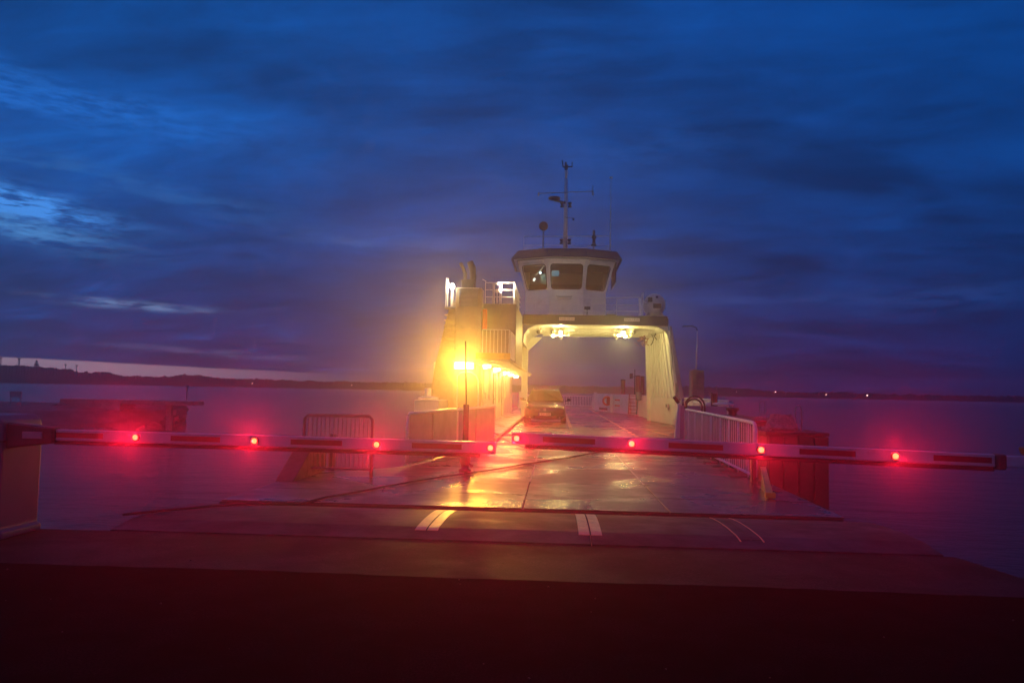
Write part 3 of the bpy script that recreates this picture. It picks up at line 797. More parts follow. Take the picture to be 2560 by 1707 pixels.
# bulwark right, near and far
BW = [(5.33, 24.9), (5.5, 34.0)]
def bulwark(pts, h, th=.05, rib=.62, nm='bulwark', M_=LIT_WHITE, ribs=True):
    first = None
    for (xa, ya), (xb, yb) in zip(pts, pts[1:]):
        m = MB(); m.hexa([(xa, ya, 0), (xb, yb, 0), (xb + th, yb, 0), (xa + th, ya, 0)], [(xa, ya, h), (xb, yb, h), (xb + th, yb, h), (xa + th, ya, h)])
        bw = m.build(nm, M_, F)
        m = MB(); m.bar((xa + .02, ya, h + .02), (xb + .02, yb, h + .02), .04, 8); m.build('cap_rail', M_, bw, smooth=True)
        if ribs:
            L = math.hypot(xb - xa, yb - ya); n_ = max(1, int(L / rib))
            for i in range(n_):
                t_ = (i + .5) / n_; x = xa + (xb - xa) * t_; y = ya + (yb - ya) * t_
                m = MB(); m.prism([(x - .07, 0), (x, 0), (x, h), (x - .03, h), (x - .045, .55)], y - .03, y + .03, 'y'); m.build('bulwark_rib', M_, bw)
bulwark([(5.42, 24.9), (5.56, 34.05)], 1.17)
bulwark([(5.30, 34.4), (5.20, 39.4)], 1.17, rib=.5)
bulwark([(4.95, 39.7), (5.16, 48.2), (4.3, 53.5), (3.10, 61.0)], 1.2)
bulwark([(3.02, 61.1), (3.25, 69.0)], 1.05)
# openings with black lettering plates on the bulwark
for y in (35.3, 38.3):
    m = MB(); m.box(5.02, 5.06, y, y + .62, .70, .95); p_ = m.build('notice_plate', PLATE, F)
    for k_ in range(4):
        m = MB(); m.box(5.012, 5.018, y + .08 + k_ * .14, y + .13 + k_ * .14, .76, .90); m.build('printed_mark', INK, p_)
# mesh fences on the bulwark
def fence(x0, x1, y, z0, z1, n, M_=GREY):
    m = MB(); m.path([(x0, y, z0), (x0, y, z1), (x1, y, z1), (x1, y, z0)], .016, 6); fr = m.build('fence_panel', M_, F)
    for i in range(1, n):
        x = x0 + (x1 - x0) * i / n; m = MB(); m.box(x - .008, x + .008, y - .008, y + .008, z0, z1); m.build('fence_bar', M_, fr)
fence(5.34, 5.86, 36.0, 1.15, 1.54, 8)
fence(6.13, 6.55, 35.6, 1.05, 1.56, 6); fence(6.57, 7.0, 36.4, 1.05, 1.56, 7)
m = MB(); m.box(5.7, 7.1, 35.2, 37.5, .95, 1.05); m.build('side_platform', GREY, F)
m = MB(); m.box(5.7, 6.9, 35.4, 37.3, WZ - .4, .95); m.build('sponson', NAVY, F)
# near end panel at the ramp
m = MB(); m.box(3.83, 5.3, 24.42, 24.52, -.6, 1.03); m.build('end_panel', mat('pale violet grey steel', (.36, .34, .40), .45), F, bevel=.01)
m = MB(); m.hexa([(3.70, 24.3, 0), (3.84, 24.3, 0), (3.84, 24.55, 0), (3.70, 24.55, 0)], [(3.78, 24.3, 1.06), (3.86, 24.3, 1.06), (3.86, 24.55, 1.06), (3.78, 24.55, 1.06)]); m.build('end_post', LIT_WHITE, F, bevel=.01)
m = MB(); m.bar((3.80, 24.35, 1.12), (3.66, 24.3, 1.30), .06, 8); m.build('roller', DARK, F)
def arch(cx_, cy_, w, h, lab=None):
    pts = [(cx_ - w, cy_, .95)] + [(cx_ - w * math.cos(R(a)), cy_ + .05 * math.sin(R(a * 3)), 1.02 + h * math.sin(R(a))) for a in range(0, 181, 15)] + [(cx_ + w, cy_, .72)]
    return MB().path(pts, .028, 8)
tag(arch(4.32, 24.40, .30, .30).build('hose', BLACK, smooth=True), 'outer black hose arched over the ferry end panel', 'hose', 'black hoses arched over the ferry end panel')
tag(arch(4.28, 24.32, .24, .22).build('hose', BLACK, smooth=True), 'inner smaller black hose arched over the ferry end panel', 'hose', 'black hoses arched over the ferry end panel')
m = MB(); m.box(5.05, 5.30, 26.5, 29.0, 1.0, 1.10); m.build('side_ledge', LIT_WHITE, F, bevel=.02)
m = MB(); m.bar((5.05, 25.5, 1.0), (5.05, 25.5, 1.45), .03); m.bar((5.16, 25.6, 1.0), (5.16, 25.6, 1.42), .10, 12); m.build('mooring_bollard', DARK, F)
m = MB(); m.lathe((5.35, 25.2, 1.05), [(.25, 0), (.34, .02), (.34, .06), (.2, .09)], 16); m.build('fairlead', WHITE, F, smooth=True)

# --- portal beam
beam = MB(); 
inner = [(-1.46, 3.5), (-1.42, 3.85), (-1.25, 4.10), (-.95, 4.24), (-.6, 4.29), (3.9, 4.29), (4.35, 4.24), (4.62, 4.12)]
outer = [(4.80, 4.12), (4.80, 4.66), (-1.52, 4.66), (-1.52, 3.5)]
beam.prism(inner + outer, 33.62, 39.6, 'y'); pb = beam.build('portal_beam', LIT_WHITE, F)
m = MB(); m.prism([(-1.5, 4.285), (4.78, 4.285), (4.78, 4.60), (4.70, 4.70), (-1.5, 4.70)], 33.5, 33.612, 'y'); m.build('fascia', NAVY, pb, bevel=.01)
for y in (35.15, 36.7, 38.2):
    m = MB(); m.box(-.7, 4.3, y, y + .09, 4.10, 4.288); m.build('cross_girder', LIT_WHITE, pb)
for xc, tx in ((.42, 'Frihøjde 4.20 mtr'), (3.22, 'Frihøjde 4.20 mtr')):
    m = MB(); m.box(xc - .335, xc + .335, 33.475, 33.497, 4.455, 4.60); sg = m.build('clearance_sign', PLATE, pb)
    text(tx, 'lettering', (xc, 33.472, 4.527), .075, .60, sg, INK)
m = MB(); m.box(-1.75, -1.45, 39.0, 39.6, 0.05, 4.1); m.build('rear_leg', LIT_WHITE, pb, bevel=.01)
m = MB(); m.prism([(-1.45, 3.4), (-1.45, 4.1), (-.75, 4.1)], 39.2, 39.5, 'y'); m.build('knee_bracket', LIT_WHITE, pb)

LAMPW = emit('flood lens', (1.0, .93, .62), 4)
LAMPD = mat('unlit lens', (.10, .10, .09), .15)
FLC = (1.0, .79, .25)
def flood(x, y, z, lit, par, power=None, aim=(0, -.75, -.66)):
    m = MB()
    a = Vector(aim).normalized()
    c = Vector((x, y, z)); m.cur = 0
    u = a.cross(Vector((1, 0, 0))).normalized(); w = a.cross(u)
    def ring(r_, h): return [c + a * h + u * (r_ * math.cos(q)) + w * (r_ * math.sin(q)) for q in [2 * math.pi * i / 16 for i in range(16)]]
    m.loft([ring(.05, -.14), ring(.085, -.06), ring(.105, 0), ring(.105, .03)])
    m.bar(c + Vector((0, 0, .05)), (x, y, 4.28), .015, 6)
    m.cur = 1; m.loft([ring(.095, .031), ring(.07, .045), ring(.01, .05)])
    o = m.build('floodlight', [GREY, LAMPW if lit else LAMPD], par, smooth=True)
    if lit: point('floodlight_light', c + a * .16, power or P_FLOOD, FLC, .07, par)
    return o
for x, z, lit in ((.18, 4.16, 1), (.18, 4.02, 1), (-.18, 3.98, 1), (3.08, 4.18, 1), (2.87, 4.05, 1), (3.17, 4.00, 1), (-.85, 4.15, 0), (-.19, 4.16, 0), (3.53, 4.17, 0)):
    flood(x * .972, 35.0, (z - 1.42) * .972 + 1.42, lit, pb)
for x in (.2, 2.95):                                                  # work lamps behind them that light the rear part of the portal
    flood(x, 38.4, 4.06, 1, pb, P_FLOOD * .8, (0.1, .35, -.9))
m = MB(); m.bar((-.35, 35.02, 3.92), (.6, 35.02, 3.92), .02); m.bar((-.25, 35.02, 3.85), (-.25, 35.02, 4.28), .015); m.bar((.55, 35.02, 3.85), (.55, 35.02, 4.28), .015); m.build('lamp_rack', LIT_WHITE, pb)
m = MB(); m.bar((2.55, 35.02, 3.98), (3.35, 35.02, 3.98), .02); m.bar((2.6, 35.02, 3.9), (2.6, 35.02, 4.28), .015); m.bar((3.3, 35.02, 3.9), (3.3, 35.02, 4.28), .015); m.box(2.85, 3.0, 34.98, 35.028, 4.08, 4.28); m.build('lamp_rack', LIT_WHITE, pb)
# tangle of valves near the right corner
m = MB(); rr = random.Random(2)
for i in range(16):
    c = Vector((4.05 + rr.uniform(-.25, .3), 37.2 + rr.uniform(-.3, .3), 3.98 + rr.uniform(-.28, .18)))
    d_ = Vector((rr.uniform(-1, 1), rr.uniform(-.3, .3), rr.uniform(-1, 1))).normalized() * rr.uniform(.06, .16)
    m.bar(c - d_, c + d_, rr.uniform(.012, .03), 6)
m.torus((4.12, 36.9, 3.66), .07, .018, 'y', 14, 6)
m.build('valve_cluster', mat('rusty copper', (.32, .12, .07), .5, vary=.3, nscale=12), pb)
m = MB(); m.path([(4.5, 37, 4.15), (4.55, 36.6, 3.95), (4.46, 36.4, 3.72), (4.38, 36.4, 3.62)], .02, 6); m.path([(4.6, 36, 4.2), (4.5, 36.0, 4.0), (4.62, 36, 3.85)], .025, 6); m.build('pipe', DARK, pb)

# --- wheelhouse on the portal
whb = [(-1.47, 35.25), (-.36, 34.6), (1.14, 34.6), (2.2, 35.25), (2.2, 38.2), (-1.47, 38.2)]
wht = [(-1.86, 34.95), (-.44, 34.2), (1.22, 34.2), (2.6, 34.95), (2.6, 38.5), (-1.86, 38.5)]
WZ0, WZ1, WZ2 = 4.70, 5.90, 7.34
def lp(a, b_, f): return tuple(p + (q - p) * f for p, q in zip(a, b_))
m = MB(); m.loft([[(*p, WZ0) for p in whb], [(*p, WZ1) for p in whb]], caps=False); wh = m.build('wheelhouse', WHITE, F)
# window band: facets built as frames with real openings
def facet(i, has_win, mx=.10, zb=.05, zt=.80):
    j = (i + 1) % 6
    A0, B0, A1, B1 = whb[i], whb[j], wht[i], wht[j]
    def pt(u, v):
        a = lp(A0, A1, v); b_ = lp(B0, B1, v); p = lp(a, b_, u); return Vector((p[0], p[1], WZ1 + (WZ2 - WZ1) * v))
    n_ = (pt(1, 0) - pt(0, 0)).cross(pt(0, 1) - pt(0, 0)).normalized()
    if not has_win:
        m = MB(); m.add([pt(0, 0), pt(1, 0), pt(1, 1), pt(0, 1)], [(0, 1, 2, 3)]); m.build('upper_panel', WHITE, wh); return
    # rounded opening
    def rnd(u0, u1, v0, v1, ru, rv, off):
        out = []
        for cu, cv, a0 in ((u1 - ru, v0 + rv, -90), (u1 - ru, v1 - rv, 0), (u0 + ru, v1 - rv, 90), (u0 + ru, v0 + rv, 180)):
            for a in (0, 30, 60, 90): out.append(pt(cu + ru * math.cos(R(a0 + a)), cv + rv * math.sin(R(a0 + a))) + n_ * off)
        return out
    ru, rv = .08, .09
    inner_ = rnd(mx, 1 - mx, zb, zt, ru, rv, .0)
    outer_ = []
    for k_, p in enumerate(inner_):
        q = k_ // 4; a = (k_ % 4) / 3
        cs = [(1, 0), (1, 1), (0, 1), (0, 0)][q]
        pr = [((1 - mx - ru, 0), (1, zb + rv)), ((1, zt - rv), (1 - mx - ru, 1)), ((mx + ru, 1), (0, zt - rv)), ((0, zb + rv), (mx + ru, 0))][q]
        if k_ % 4 == 0: outer_.append(pt(*pr[0]))
        elif k_ % 4 == 3: outer_.append(pt(*pr[1]))
        else: outer_.append(pt(*cs))
    m = MB(); N_ = len(inner_)
    m.add(inner_ + outer_, [(k_, (k_ + 1) % N_, N_ + (k_ + 1) % N_, N_ + k_) for k_ in range(N_)])
    deep = [p - n_ * .09 for p in inner_]; m.add(inner_ + deep, [(k_, (k_ + 1) % N_, N_ + (k_ + 1) % N_, N_ + k_) for k_ in range(N_)])
    m.build('window_frame', WHITE, wh)
    g1, g2 = [p - n_ * .035 for p in rnd(mx + .005, 1 - mx - .005, zb + .005, zt - .005, ru, rv, 0)], [p - n_ * .045 for p in rnd(mx + .005, 1 - mx - .005, zb + .005, zt - .005, ru, rv, 0)]
    m = MB(); m.loft([g1, g2]); m.build('window_pane', GLASS, wh)
    m = MB(); m.path(rnd(mx, 1 - mx, zb, zt, ru, rv, .004) + [rnd(mx, 1 - mx, zb, zt, ru, rv, .004)[0]], .018, 6); m.build('window_seal', BLACK, wh)
    # sun visor box above the pane
    a, b_ = pt(mx + .02, zt + .05), pt(1 - mx - .04, zt + .05); a2, b2 = pt(mx + .02, zt + .13), pt(1 - mx - .04, zt + .13)
    m = MB(); m.hexa([a + n_ * .002, b_ + n_ * .002, b_ + n_ * .14, a + n_ * .14], [a2 + n_ * .002, b2 + n_ * .002, b2 + n_ * .14, a2 + n_ * .14]); m.build('wiper_box', WHITE, wh, bevel=.008)
for i in range(6): facet(i, i in (0, 1, 2), .10 if i != 1 else .055)
# interior: floor, back wall, console, ceiling, a screen and a small chart lamp
m = MB(); m.box(-1.40, 2.12, 35.4, 38.1, 5.70, 5.72); m.build('floor', DARK, wh)
m = MB(); m.box(-1.42, 2.15, 38.0, 38.06, 5.72, 7.2); m.build('back_wall', mat('cabin lining', (.17, .19, .21), .6), wh)
m = MB(); m.box(-1.3, 2.0, 35.35, 35.9, 5.72, 6.28); m.build('console', DARK, wh, bevel=.02)
m = MB(); m.prism(wht, 7.28, 7.32); m.build('ceiling', MATS['cabin lining'], wh)
m = MB(); m.box(-.28, .06, 36.6, 36.66, 6.85, 7.12); m.build('screen', emit('bluish screen', (.12, .42, .60), .55), wh)
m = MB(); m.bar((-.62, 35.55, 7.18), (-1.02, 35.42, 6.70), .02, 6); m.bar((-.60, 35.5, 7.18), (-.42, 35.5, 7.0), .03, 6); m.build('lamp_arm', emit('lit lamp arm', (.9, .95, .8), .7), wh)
m = MB(); m.bar((-1.12, 35.35, 6.42), (-1.05, 35.35, 6.55), .055, 8); m.build('chart_lamp', emit('chart lamp', (.95, 1.0, .9), 2.4), wh)
m = MB(); m.hexa([(-.75, 36.2, 6.15), (-.2, 36.2, 6.05), (-.2, 36.3, 6.05), (-.75, 36.3, 6.15)], [(-.8, 36.2, 6.8), (-.3, 36.2, 7.0), (-.3, 36.3, 7.0), (-.8, 36.3, 6.8)]); m.build('curtain', mat('green curtain', (.32, .46, .34), .7, vary=.3, nscale=5), wh)
point('cabin_lamp_light', (-.8, 35.9, 6.9), 5.0, (.75, .95, 1.0), .05, wh)
m = MB(); m.bar((1.35, 36.5, 6.9), (1.36, 36.5, 6.94), .03, 8); m.build('indicator', emit('small indicator', (.8, .85, 1), 1.5), wh)
m = MB(); m.path([(-.05, 34.56, 5.66), (-.03, 34.42, 5.62), (.62, 34.42, 5.62), (.64, 34.56, 5.66)], .022, 6); m.box(.0, .62, 34.40, 34.52, 5.52, 5.60); m.build('front_step', GREY, wh)
m = MB(); m.box(-1.0, -.98, 34.9, 34.92, 4.8, 5.3); m.build('pipe', WHITE, wh)
# roof
rt = [(-1.83, 35.0), (-.46, 34.3), (1.24, 34.3), (2.66, 35.0), (2.66, 38.4), (-1.83, 38.4)]
rbm = [(-2.14, 34.75), (-.48, 33.95), (1.28, 33.95), (2.90, 34.75), (2.90, 38.7), (-2.14, 38.7)]
m = MB(); m.loft([[(*p, 7.345) for p in rbm], [(*p, 7.76) for p in rt]]); roof = m.build('wheelhouse_roof', NAVY, F)
m = MB(); m.prism([(-2.02, 34.85), (-.5, 34.1), (1.3, 34.1), (2.78, 34.85), (2.78, 38.6), (-2.02, 38.6)], 7.335, 7.343); m.build('soffit', WHITE, roof)
m = MB(); m.box(2.62, 2.66, 35.2, 38.0, 6.4, 7.3); m.build('wing_screen', NAVY, wh)
# roof rail
m = MB(); m.path([(-1.62, 36.0, 7.75), (-1.62, 36.0, 8.62), (1.95, 36.0, 8.66), (2.38, 36.0, 8.66)], .02, 6)
m.bar((-1.6, 36, 8.2), (2.38, 36, 8.22), .012, 6); m.build('roof_rail', WHITE, roof)
# main mast
m = MB(); m.bar((.34, 36.6, 7.75), (.32, 36.6, 11.55), .115, 12, .075); m.bar((.32, 36.6, 11.55), (.32, 36.6, 11.95), .055, 8, .085); mast = m.build('mast', WHITE, roof, smooth=True)
m = MB(); m.bar((-.98, 36.5, 10.80), (1.62, 36.5, 10.92), .022, 6); m.bar((-.98, 36.5, 10.68), (-.98, 36.5, 10.86), .04, 6); m.bar((1.6, 36.5, 10.8), (1.6, 36.5, 11.2), .02, 6); m.bar((1.6, 36.5, 10.72), (1.6, 36.5, 10.92), .05, 6); m.build('cross_arm', GREY, mast)
m = MB(); m.lathe((-.22, 36.3, 10.52), [(.04, -.10), (.26, -.06), (.30, 0), (.24, .06), (.04, .10)], 18); m.bar((-.22, 36.3, 10.42), (.3, 36.5, 10.36), .05, 6); m.build('radar', DARK, mast, smooth=True)
for dx_, z in ((-.17, 10.12), (.20, 10.12), (-.17, 8.36), (.20, 8.36)):
    m = MB(); m.lathe((.32 + dx_, 36.45, z), [(.09, 0), (.09, .07), (.06, .08), (.06, .16), (.10, .18), (.10, .24)], 10); m.build('navigation_lamp', DARK, mast, smooth=True)
m = MB(); m.bar((.32, 36.5, 9.66), (.66, 36.5, 9.62), .015, 6); m.lathe((.7, 36.5, 9.56), [(.02, -.06), (.06, 0), (.02, .08)], 8); m.build('horn', DARK, mast)
m = MB(); m.bar((.30, 36.6, 11.95), (.30, 36.6, 12.35), .05, 6); m.bar((.15, 36.6, 12.12), (.62, 36.6, 12.14), .03, 6); m.bar((.60, 36.6, 12.1), (.60, 36.6, 12.36), .025, 6); m.bar((.18, 36.6, 12.1), (.12, 36.6, 12.45), .03, 6); m.box(.24, .40, 36.5, 36.66, 12.0, 12.2); m.build('wind_sensor', DARK, mast)
m = MB(); m.bar((2.42, 36, 7.75), (2.42, 36, 9.4), .035, 8, .028); m.bar((2.42, 36, 9.4), (2.42, 36, 11.40), .022, 8, .010); m.lathe((2.42, 36, 11.40), [(.02, 0), (.085, .03), (.085, .06), (.02, .09)], 10); m.build('whip_antenna', WHITE, roof, smooth=True)
m = MB(); m.lathe((-.70, 35.6, 9.02), [(.02, .12), (.16, .10), (.215, .0), (.215, -.10), (.18, -.12)], 18, 'y'); m.build('searchlight', DARK, roof, smooth=True)
m = MB(); m.bar((-.70, 35.6, 7.75), (-.70, 35.6, 8.82), .035, 8); m.box(-.92, -.45, 35.5, 35.8, 7.76, 7.98); m.build('searchlight_stand', GREY, roof)
m = MB(); m.bar((1.66, 36, 7.75), (1.66, 36, 8.2), .03, 6); m.lathe((1.66, 36, 8.2), [(.13, 0), (.13, .08), (.07, .10), (.07, .34), (.11, .36), (.11, .46), (.06, .5), (.05, .74)], 12); m.build('compass_stand', DARK, roof, smooth=True)
# rail on the beam
m = MB()
for z0, z1 in ((5.45, 5.53), (5.16, 5.20), (4.90, 4.92)): m.bar((-.88, 33.75, z0), (3.62, 33.75, z1), .016, 6)
rail = m.build('bridge_rail', WHITE, F)
for x in (-.88, .98, 1.52, 2.58, 3.60): m = MB(); m.bar((x, 33.75, 4.70), (x, 33.75, 5.5), .018, 6); m.build('rail_post', WHITE, rail)
m = MB(); m.box(1.18, 1.44, 33.72, 33.86, 4.98, 5.10); m.bar((1.3, 33.8, 4.7), (1.3, 33.8, 4.98), .02); m.build('deck_lamp', DARK, F)
m = MB(); m.box(2.15, 2.6, 33.9, 34.1, 4.70, 4.80); m.build('deck_box', DARK, F)

# --- deckhouse on the left
dh = MB(); dh.box(-4.5, -2.72, 28.2, 48.0, .05, 2.38); house = dh.build('deckhouse', LIT_WHITE, F)
m = MB(); m.prism([(-3.97, 4.3), (-4.41, 2.33), (-4.58, 1.16), (-4.72, -.4), (-3.0, -.4), (-3.0, 4.3)], 28.05, 28.2, 'y'); m.build('end_wall', GLOW_AMBER, house, bevel=.01)
m = MB(); m.box(-3.9, -1.5, 28.22, 33.6, 2.40, 4.56); up_ = m.build('upper_house', GLOW_AMBER, F, bevel=.01)
m = MB(); m.box(-3.9, -1.72, 33.62, 46.0, 2.40, 4.56); m.build('rear_house', LIT_WHITE, up_, bevel=.01)
m = MB(); m.box(-2.70, -1.50, 25.05, 48.0, 2.34, 2.385); can = m.build('canopy', mat('canopy paint', (.66, .58, .36), .45, dirt=(.3, .22, .1), dirt_amt=.5), F)
for y in [25.4 + i * 1.15 for i in range(19)]:
    m = MB(); m.box(-2.68, -1.54, y, y + .05, 2.23, 2.339); m.build('canopy_beam', LIT_WHITE, can)
m = MB(); m.bar((-2.0, 25.1, 2.27), (-2.0, 47, 2.27), .035, 8); m.bar((-2.25, 25.1, 2.25), (-2.25, 47, 2.25), .025, 8); m.build('ceiling_pipe', LIT_WHITE, can)
m = MB(); m.path([(-2.62, 24.98, 2.42), (-1.5, 24.98, 2.42)], .02, 6); m.box(-2.62, -1.5, 25.0, 25.04, 2.39, 2.60); m.build('edge_board', YELLOW, can)  # board's yellow stands in for lamplight on the balcony floor edge
CAN_L = emit('canopy lamp', (1.0, .86, .42), 10)
for i, y in enumerate((25.7, 30.0, 35.6, 39.8, 44.6)):
    m = MB(); m.bar((-2.42, y, 2.16), (-2.20, y - .06, 2.20), .075, 10); m.build('canopy_lamp', CAN_L, can, smooth=True)
    point('canopy_lamp_light', (-2.1, y - .02, 2.05), P_CANOPY, (1.0, .58, .14), .07, can)
# front pipe, strips standing in for lamp reflections on posts, and doors
for y, z0 in ((28.3, 0.1), (31.0, 1.0), (36.2, .8), (41, 1.0)):
    m = MB(); m.bar((-2.66, y, z0), (-2.66, y, 2.2), .05, 10); m.build('pipe_glint_strip', LIT_WHITE, house, smooth=True)
for y in (33.4, 38.6):
    m = MB(); m.box(-2.725, -2.69, y, y + .95, .15, 2.05); d_ = m.build('door', WHITE, house, bevel=.01)
    m = MB(); m.box(-2.72, -2.67, y - .06, y - .01, .1, 2.1); m.build('door_frame', GREY, house)
    m = MB(); m.box(-2.72, -2.67, y + .96, y + 1.01, .1, 2.1); m.build('door_frame', GREY, house)
    m = MB(); m.bar((-2.66, y + .12, 1.0), (-2.66, y + .26, 1.0), .015); m.build('door_handle', DARK, d_)
m = MB(); m.box(-2.73, -2.64, 29.3, 29.75, 1.05, 1.3); m.build('switch_box', WHITE, house)
m = MB(); m.path([(-2.6, 28.6, .85), (-2.5, 28.6, .9), (-2.5, 30.5, .9), (-2.6, 30.5, .85)], .018, 6); m.bar((-2.5, 28.6, .05), (-2.5, 28.6, .9), .018); m.bar((-2.5, 29.6, .05), (-2.5, 29.6, .9), .018); m.bar((-2.5, 28.6, 1.25), (-2.5, 29.5, 1.25), .012); m.build('hand_rail', LIT_WHITE, house)
# balcony
m = MB(); m.path([(-2.42, 25.1, 2.45), (-2.42, 25.1, 3.36), (-1.55, 25.1, 3.36), (-1.55, 25.1, 2.45)], .02, 8)
m.path([(-1.55, 25.1, 3.36), (-1.53, 26.5, 3.36), (-1.53, 28.2, 3.36)], .018, 6); m.bar((-2.42, 25.1, 2.58), (-1.55, 25.1, 2.58), .016)
bal = m.build('balcony_rail', LIT_WHITE, F)
for i in range(1, 7):
    x = -2.42 + i * .87 / 7; m = MB(); m.bar((x, 25.1, 2.58), (x, 25.1, 3.36), .013, 6); m.build('baluster', LIT_WHITE, bal)
for i in range(0, 8):
    y = 25.5 + i * .38; m = MB(); m.bar((-1.53, y, 2.45), (-1.53, y, 3.36), .012, 6); m.build('baluster', LIT_WHITE, bal)
# engine casing with arched front
m = MB(); m.box(-3.64, -2.70, 27.4, 28.04, .0, 5.03); cas = m.build('engine_casing', GLOW_AMBER, F, bevel=.015)
arc = [(-3.50, .05), (-3.50, 1.86), (-3.42, 1.97), (-3.2, 2.03), (-3.0, 2.0), (-2.84, 1.9), (-2.76, 1.7), (-2.74, .05)]
m = MB(); m.path([(x, 27.37, z) for x, z in arc], .03, 8); m.build('arch_frame', LIT_WHITE, cas, smooth=True)
m = MB(); m.prism(arc, 27.375, 27.392, 'y'); m.build('arch_door', mat('dull door paint', (.30, .26, .20), .5), cas)
for i in range(14):
    z = 4.36 + i * .046; m = MB(); m.hexa([(-3.52, 27.37, z), (-2.84, 27.37, z), (-2.84, 27.397, z + .03), (-3.52, 27.397, z + .03)], [(-3.52, 27.36, z + .008), (-2.84, 27.36, z + .008), (-2.84, 27.397, z + .036), (-3.52, 27.397, z + .036)]); m.build('louvre_slat', GREY, cas)
m = MB(); m.box(-3.56, -2.80, 27.36, 27.397, 5.005, 5.03); m.build('louvre_frame', LIT_WHITE, cas)
for y in (1.0, 2.9, 3.6):
    m = MB(); m.box(-3.645, -2.695, 27.393, 27.399, y, y + .015); m.build('plate_seam', GREY, cas)
# exhaust pipes
m = MB(); m.box(-3.46, -3.02, 27.5, 28.0, 5.03, 5.35); m.build('funnel_base', DARK, cas, bevel=.02)
m = MB(); m.path([(-3.36, 27.75, 5.35), (-3.37, 27.75, 5.6), (-3.44, 27.75, 5.8), (-3.54, 27.75, 5.98)], .065, 10); m.build('exhaust_pipe', DARK, cas, smooth=True)
m = MB(); m.path([(-3.08, 27.75, 5.0), (-3.07, 27.75, 5.5), (-3.10, 27.75, 5.8), (-3.2, 27.75, 6.02)], .12, 12); m.build('exhaust_pipe', DARK, cas, smooth=True)
# main ramp lamp
m = MB(); m.box(-3.66, -2.86, 27.05, 27.38, 2.38, 2.43); m.box(-3.66, -3.62, 27.05, 27.38, 2.08, 2.38); m.box(-2.90, -2.86, 27.05, 27.38, 2.08, 2.38); lh = m.build('lamp_housing', GREY, cas)
m = MB(); m.box(-3.60, -2.92, 27.12, 27.30, 2.11, 2.36); m.build('lamp_lens', emit('sodium lens', (1.0, .62, .16), 9), lh, bevel=.03)
spot('ramp_lamp_light', (-3.25, 26.98, 2.22), (.11, -1, .04), P_MAIN, (1.0, .46, .045), 58, 1.0, .42, cas)
point('ramp_lamp_spill', (-3.25, 26.9, 2.5), 8, (1.0, .52, .10), .15, cas)
m = MB(); m.box(-2.69, -2.52, 27.6, 27.75, 3.55, 4.30); m.build('fire_pipe', ORANGE, F, bevel=.03)
# side stairs with treads, top platform rails and its floodlight
for i in range(9):
    z = 2.5 + i * .2; m = MB(); m.box(-4.12, -3.68, 27.6 + i * .05, 27.9 + i * .05, z, z + .03); m.build('stair_tread', GLOW_AMBER, house)
m = MB(); m.box(-4.05, -3.66, 27.5, 28.0, 4.30, 4.36); m.build('platform', GREY, house)
m = MB()
for z in (5.35, 5.08, 4.82): m.bar((-2.66, 28.3, z), (-1.6, 28.3, z), .015, 6)
for x in (-2.66, -1.62): m.bar((x, 28.3, 4.56), (x, 28.3, 5.38), .016, 6)
for x in (-4.02, -3.96): m.path([(x, 27.6, 4.36), (x, 27.6, 5.4)], .016, 6)
m.bar((-4.0, 27.6, 5.3), (-3.72, 27.6, 5.0), .012); m.bar((-2.62, 28.0, 5.36), (-2.7, 27.6, 5.36), .015)
m.build('roof_rail', WHITE, up_)
m = MB()
for z in (4.66, 4.86, 5.06, 5.26): m.bar((-1.6, 28.4, z), (-1.55, 32.0, z - .02), .016, 6)
for i in range(6): m.bar((-1.59, 28.4 + i * .7, 4.56), (-1.59, 28.4 + i * .7, 5.40), .02, 6)
m.box(-1.60, -1.585, 28.6, 31.8, 4.62, 5.2); m.build('side_rail', WHITE, up_)
m = MB(); m.path([(-2.35, 28.3, 4.56), (-2.35, 28.3, 5.3), (-2.1, 28.3, 5.3), (-2.1, 28.3, 4.56)], .05, 8); m.build('vent_pipe', WHITE, up_)
m = MB(); m.bar((-3.80, 27.62, 4.36), (-3.80, 27.62, 4.98), .05, 8); m.build('lamp_post', WHITE, house)
m = MB(); m.lathe((-3.79, 27.55, 4.98), [(.03, 0), (.08, .04), (.095, .12), (.06, .2), (.01, .22)], 12); m.build('floodlight', emit('white flood lens', (1.0, .97, .85), 9), house, smooth=True)
point('floodlight_light', (-3.79, 27.35, 5.1), P_TOP, (1.0, .90, .62), .08, house)
spot('rail_lamp_light', (-2.1, 28.05, 5.22), (.5, .9, .06), 300, (1.0, .80, .48), 120, .6, .05, up_)
m = MB(); m.lathe((-2.2, 27.97, 4.95), [(.02, -.04), (.06, 0), (.06, .08), (.02, .12)], 10); m.bar((-2.2, 28.0, 4.56), (-2.2, 28.0, 4.95), .02); m.build('rail_lamp', WHITE, up_)
# left bulwark end with round lip
m = MB(); m.prism([(-4.85, 26.4), (-4.0, 26.4), (-3.9, 28.0), (-4.85, 28.0)], -.5, 1.02); m.build('bulwark', LIT_WHITE, F, bevel=.02)
m = MB(); m.lathe((-4.45, 26.9, 1.02), [(.18, 0), (.36, .03), (.36, .08), (.2, .12), (.14, .1)], 20); m.bar((-4.47, 26.9, 1.05), (-4.47, 26.9, 1.42), .12, 12); m.build('mooring_bollard', WHITE, F, smooth=True)

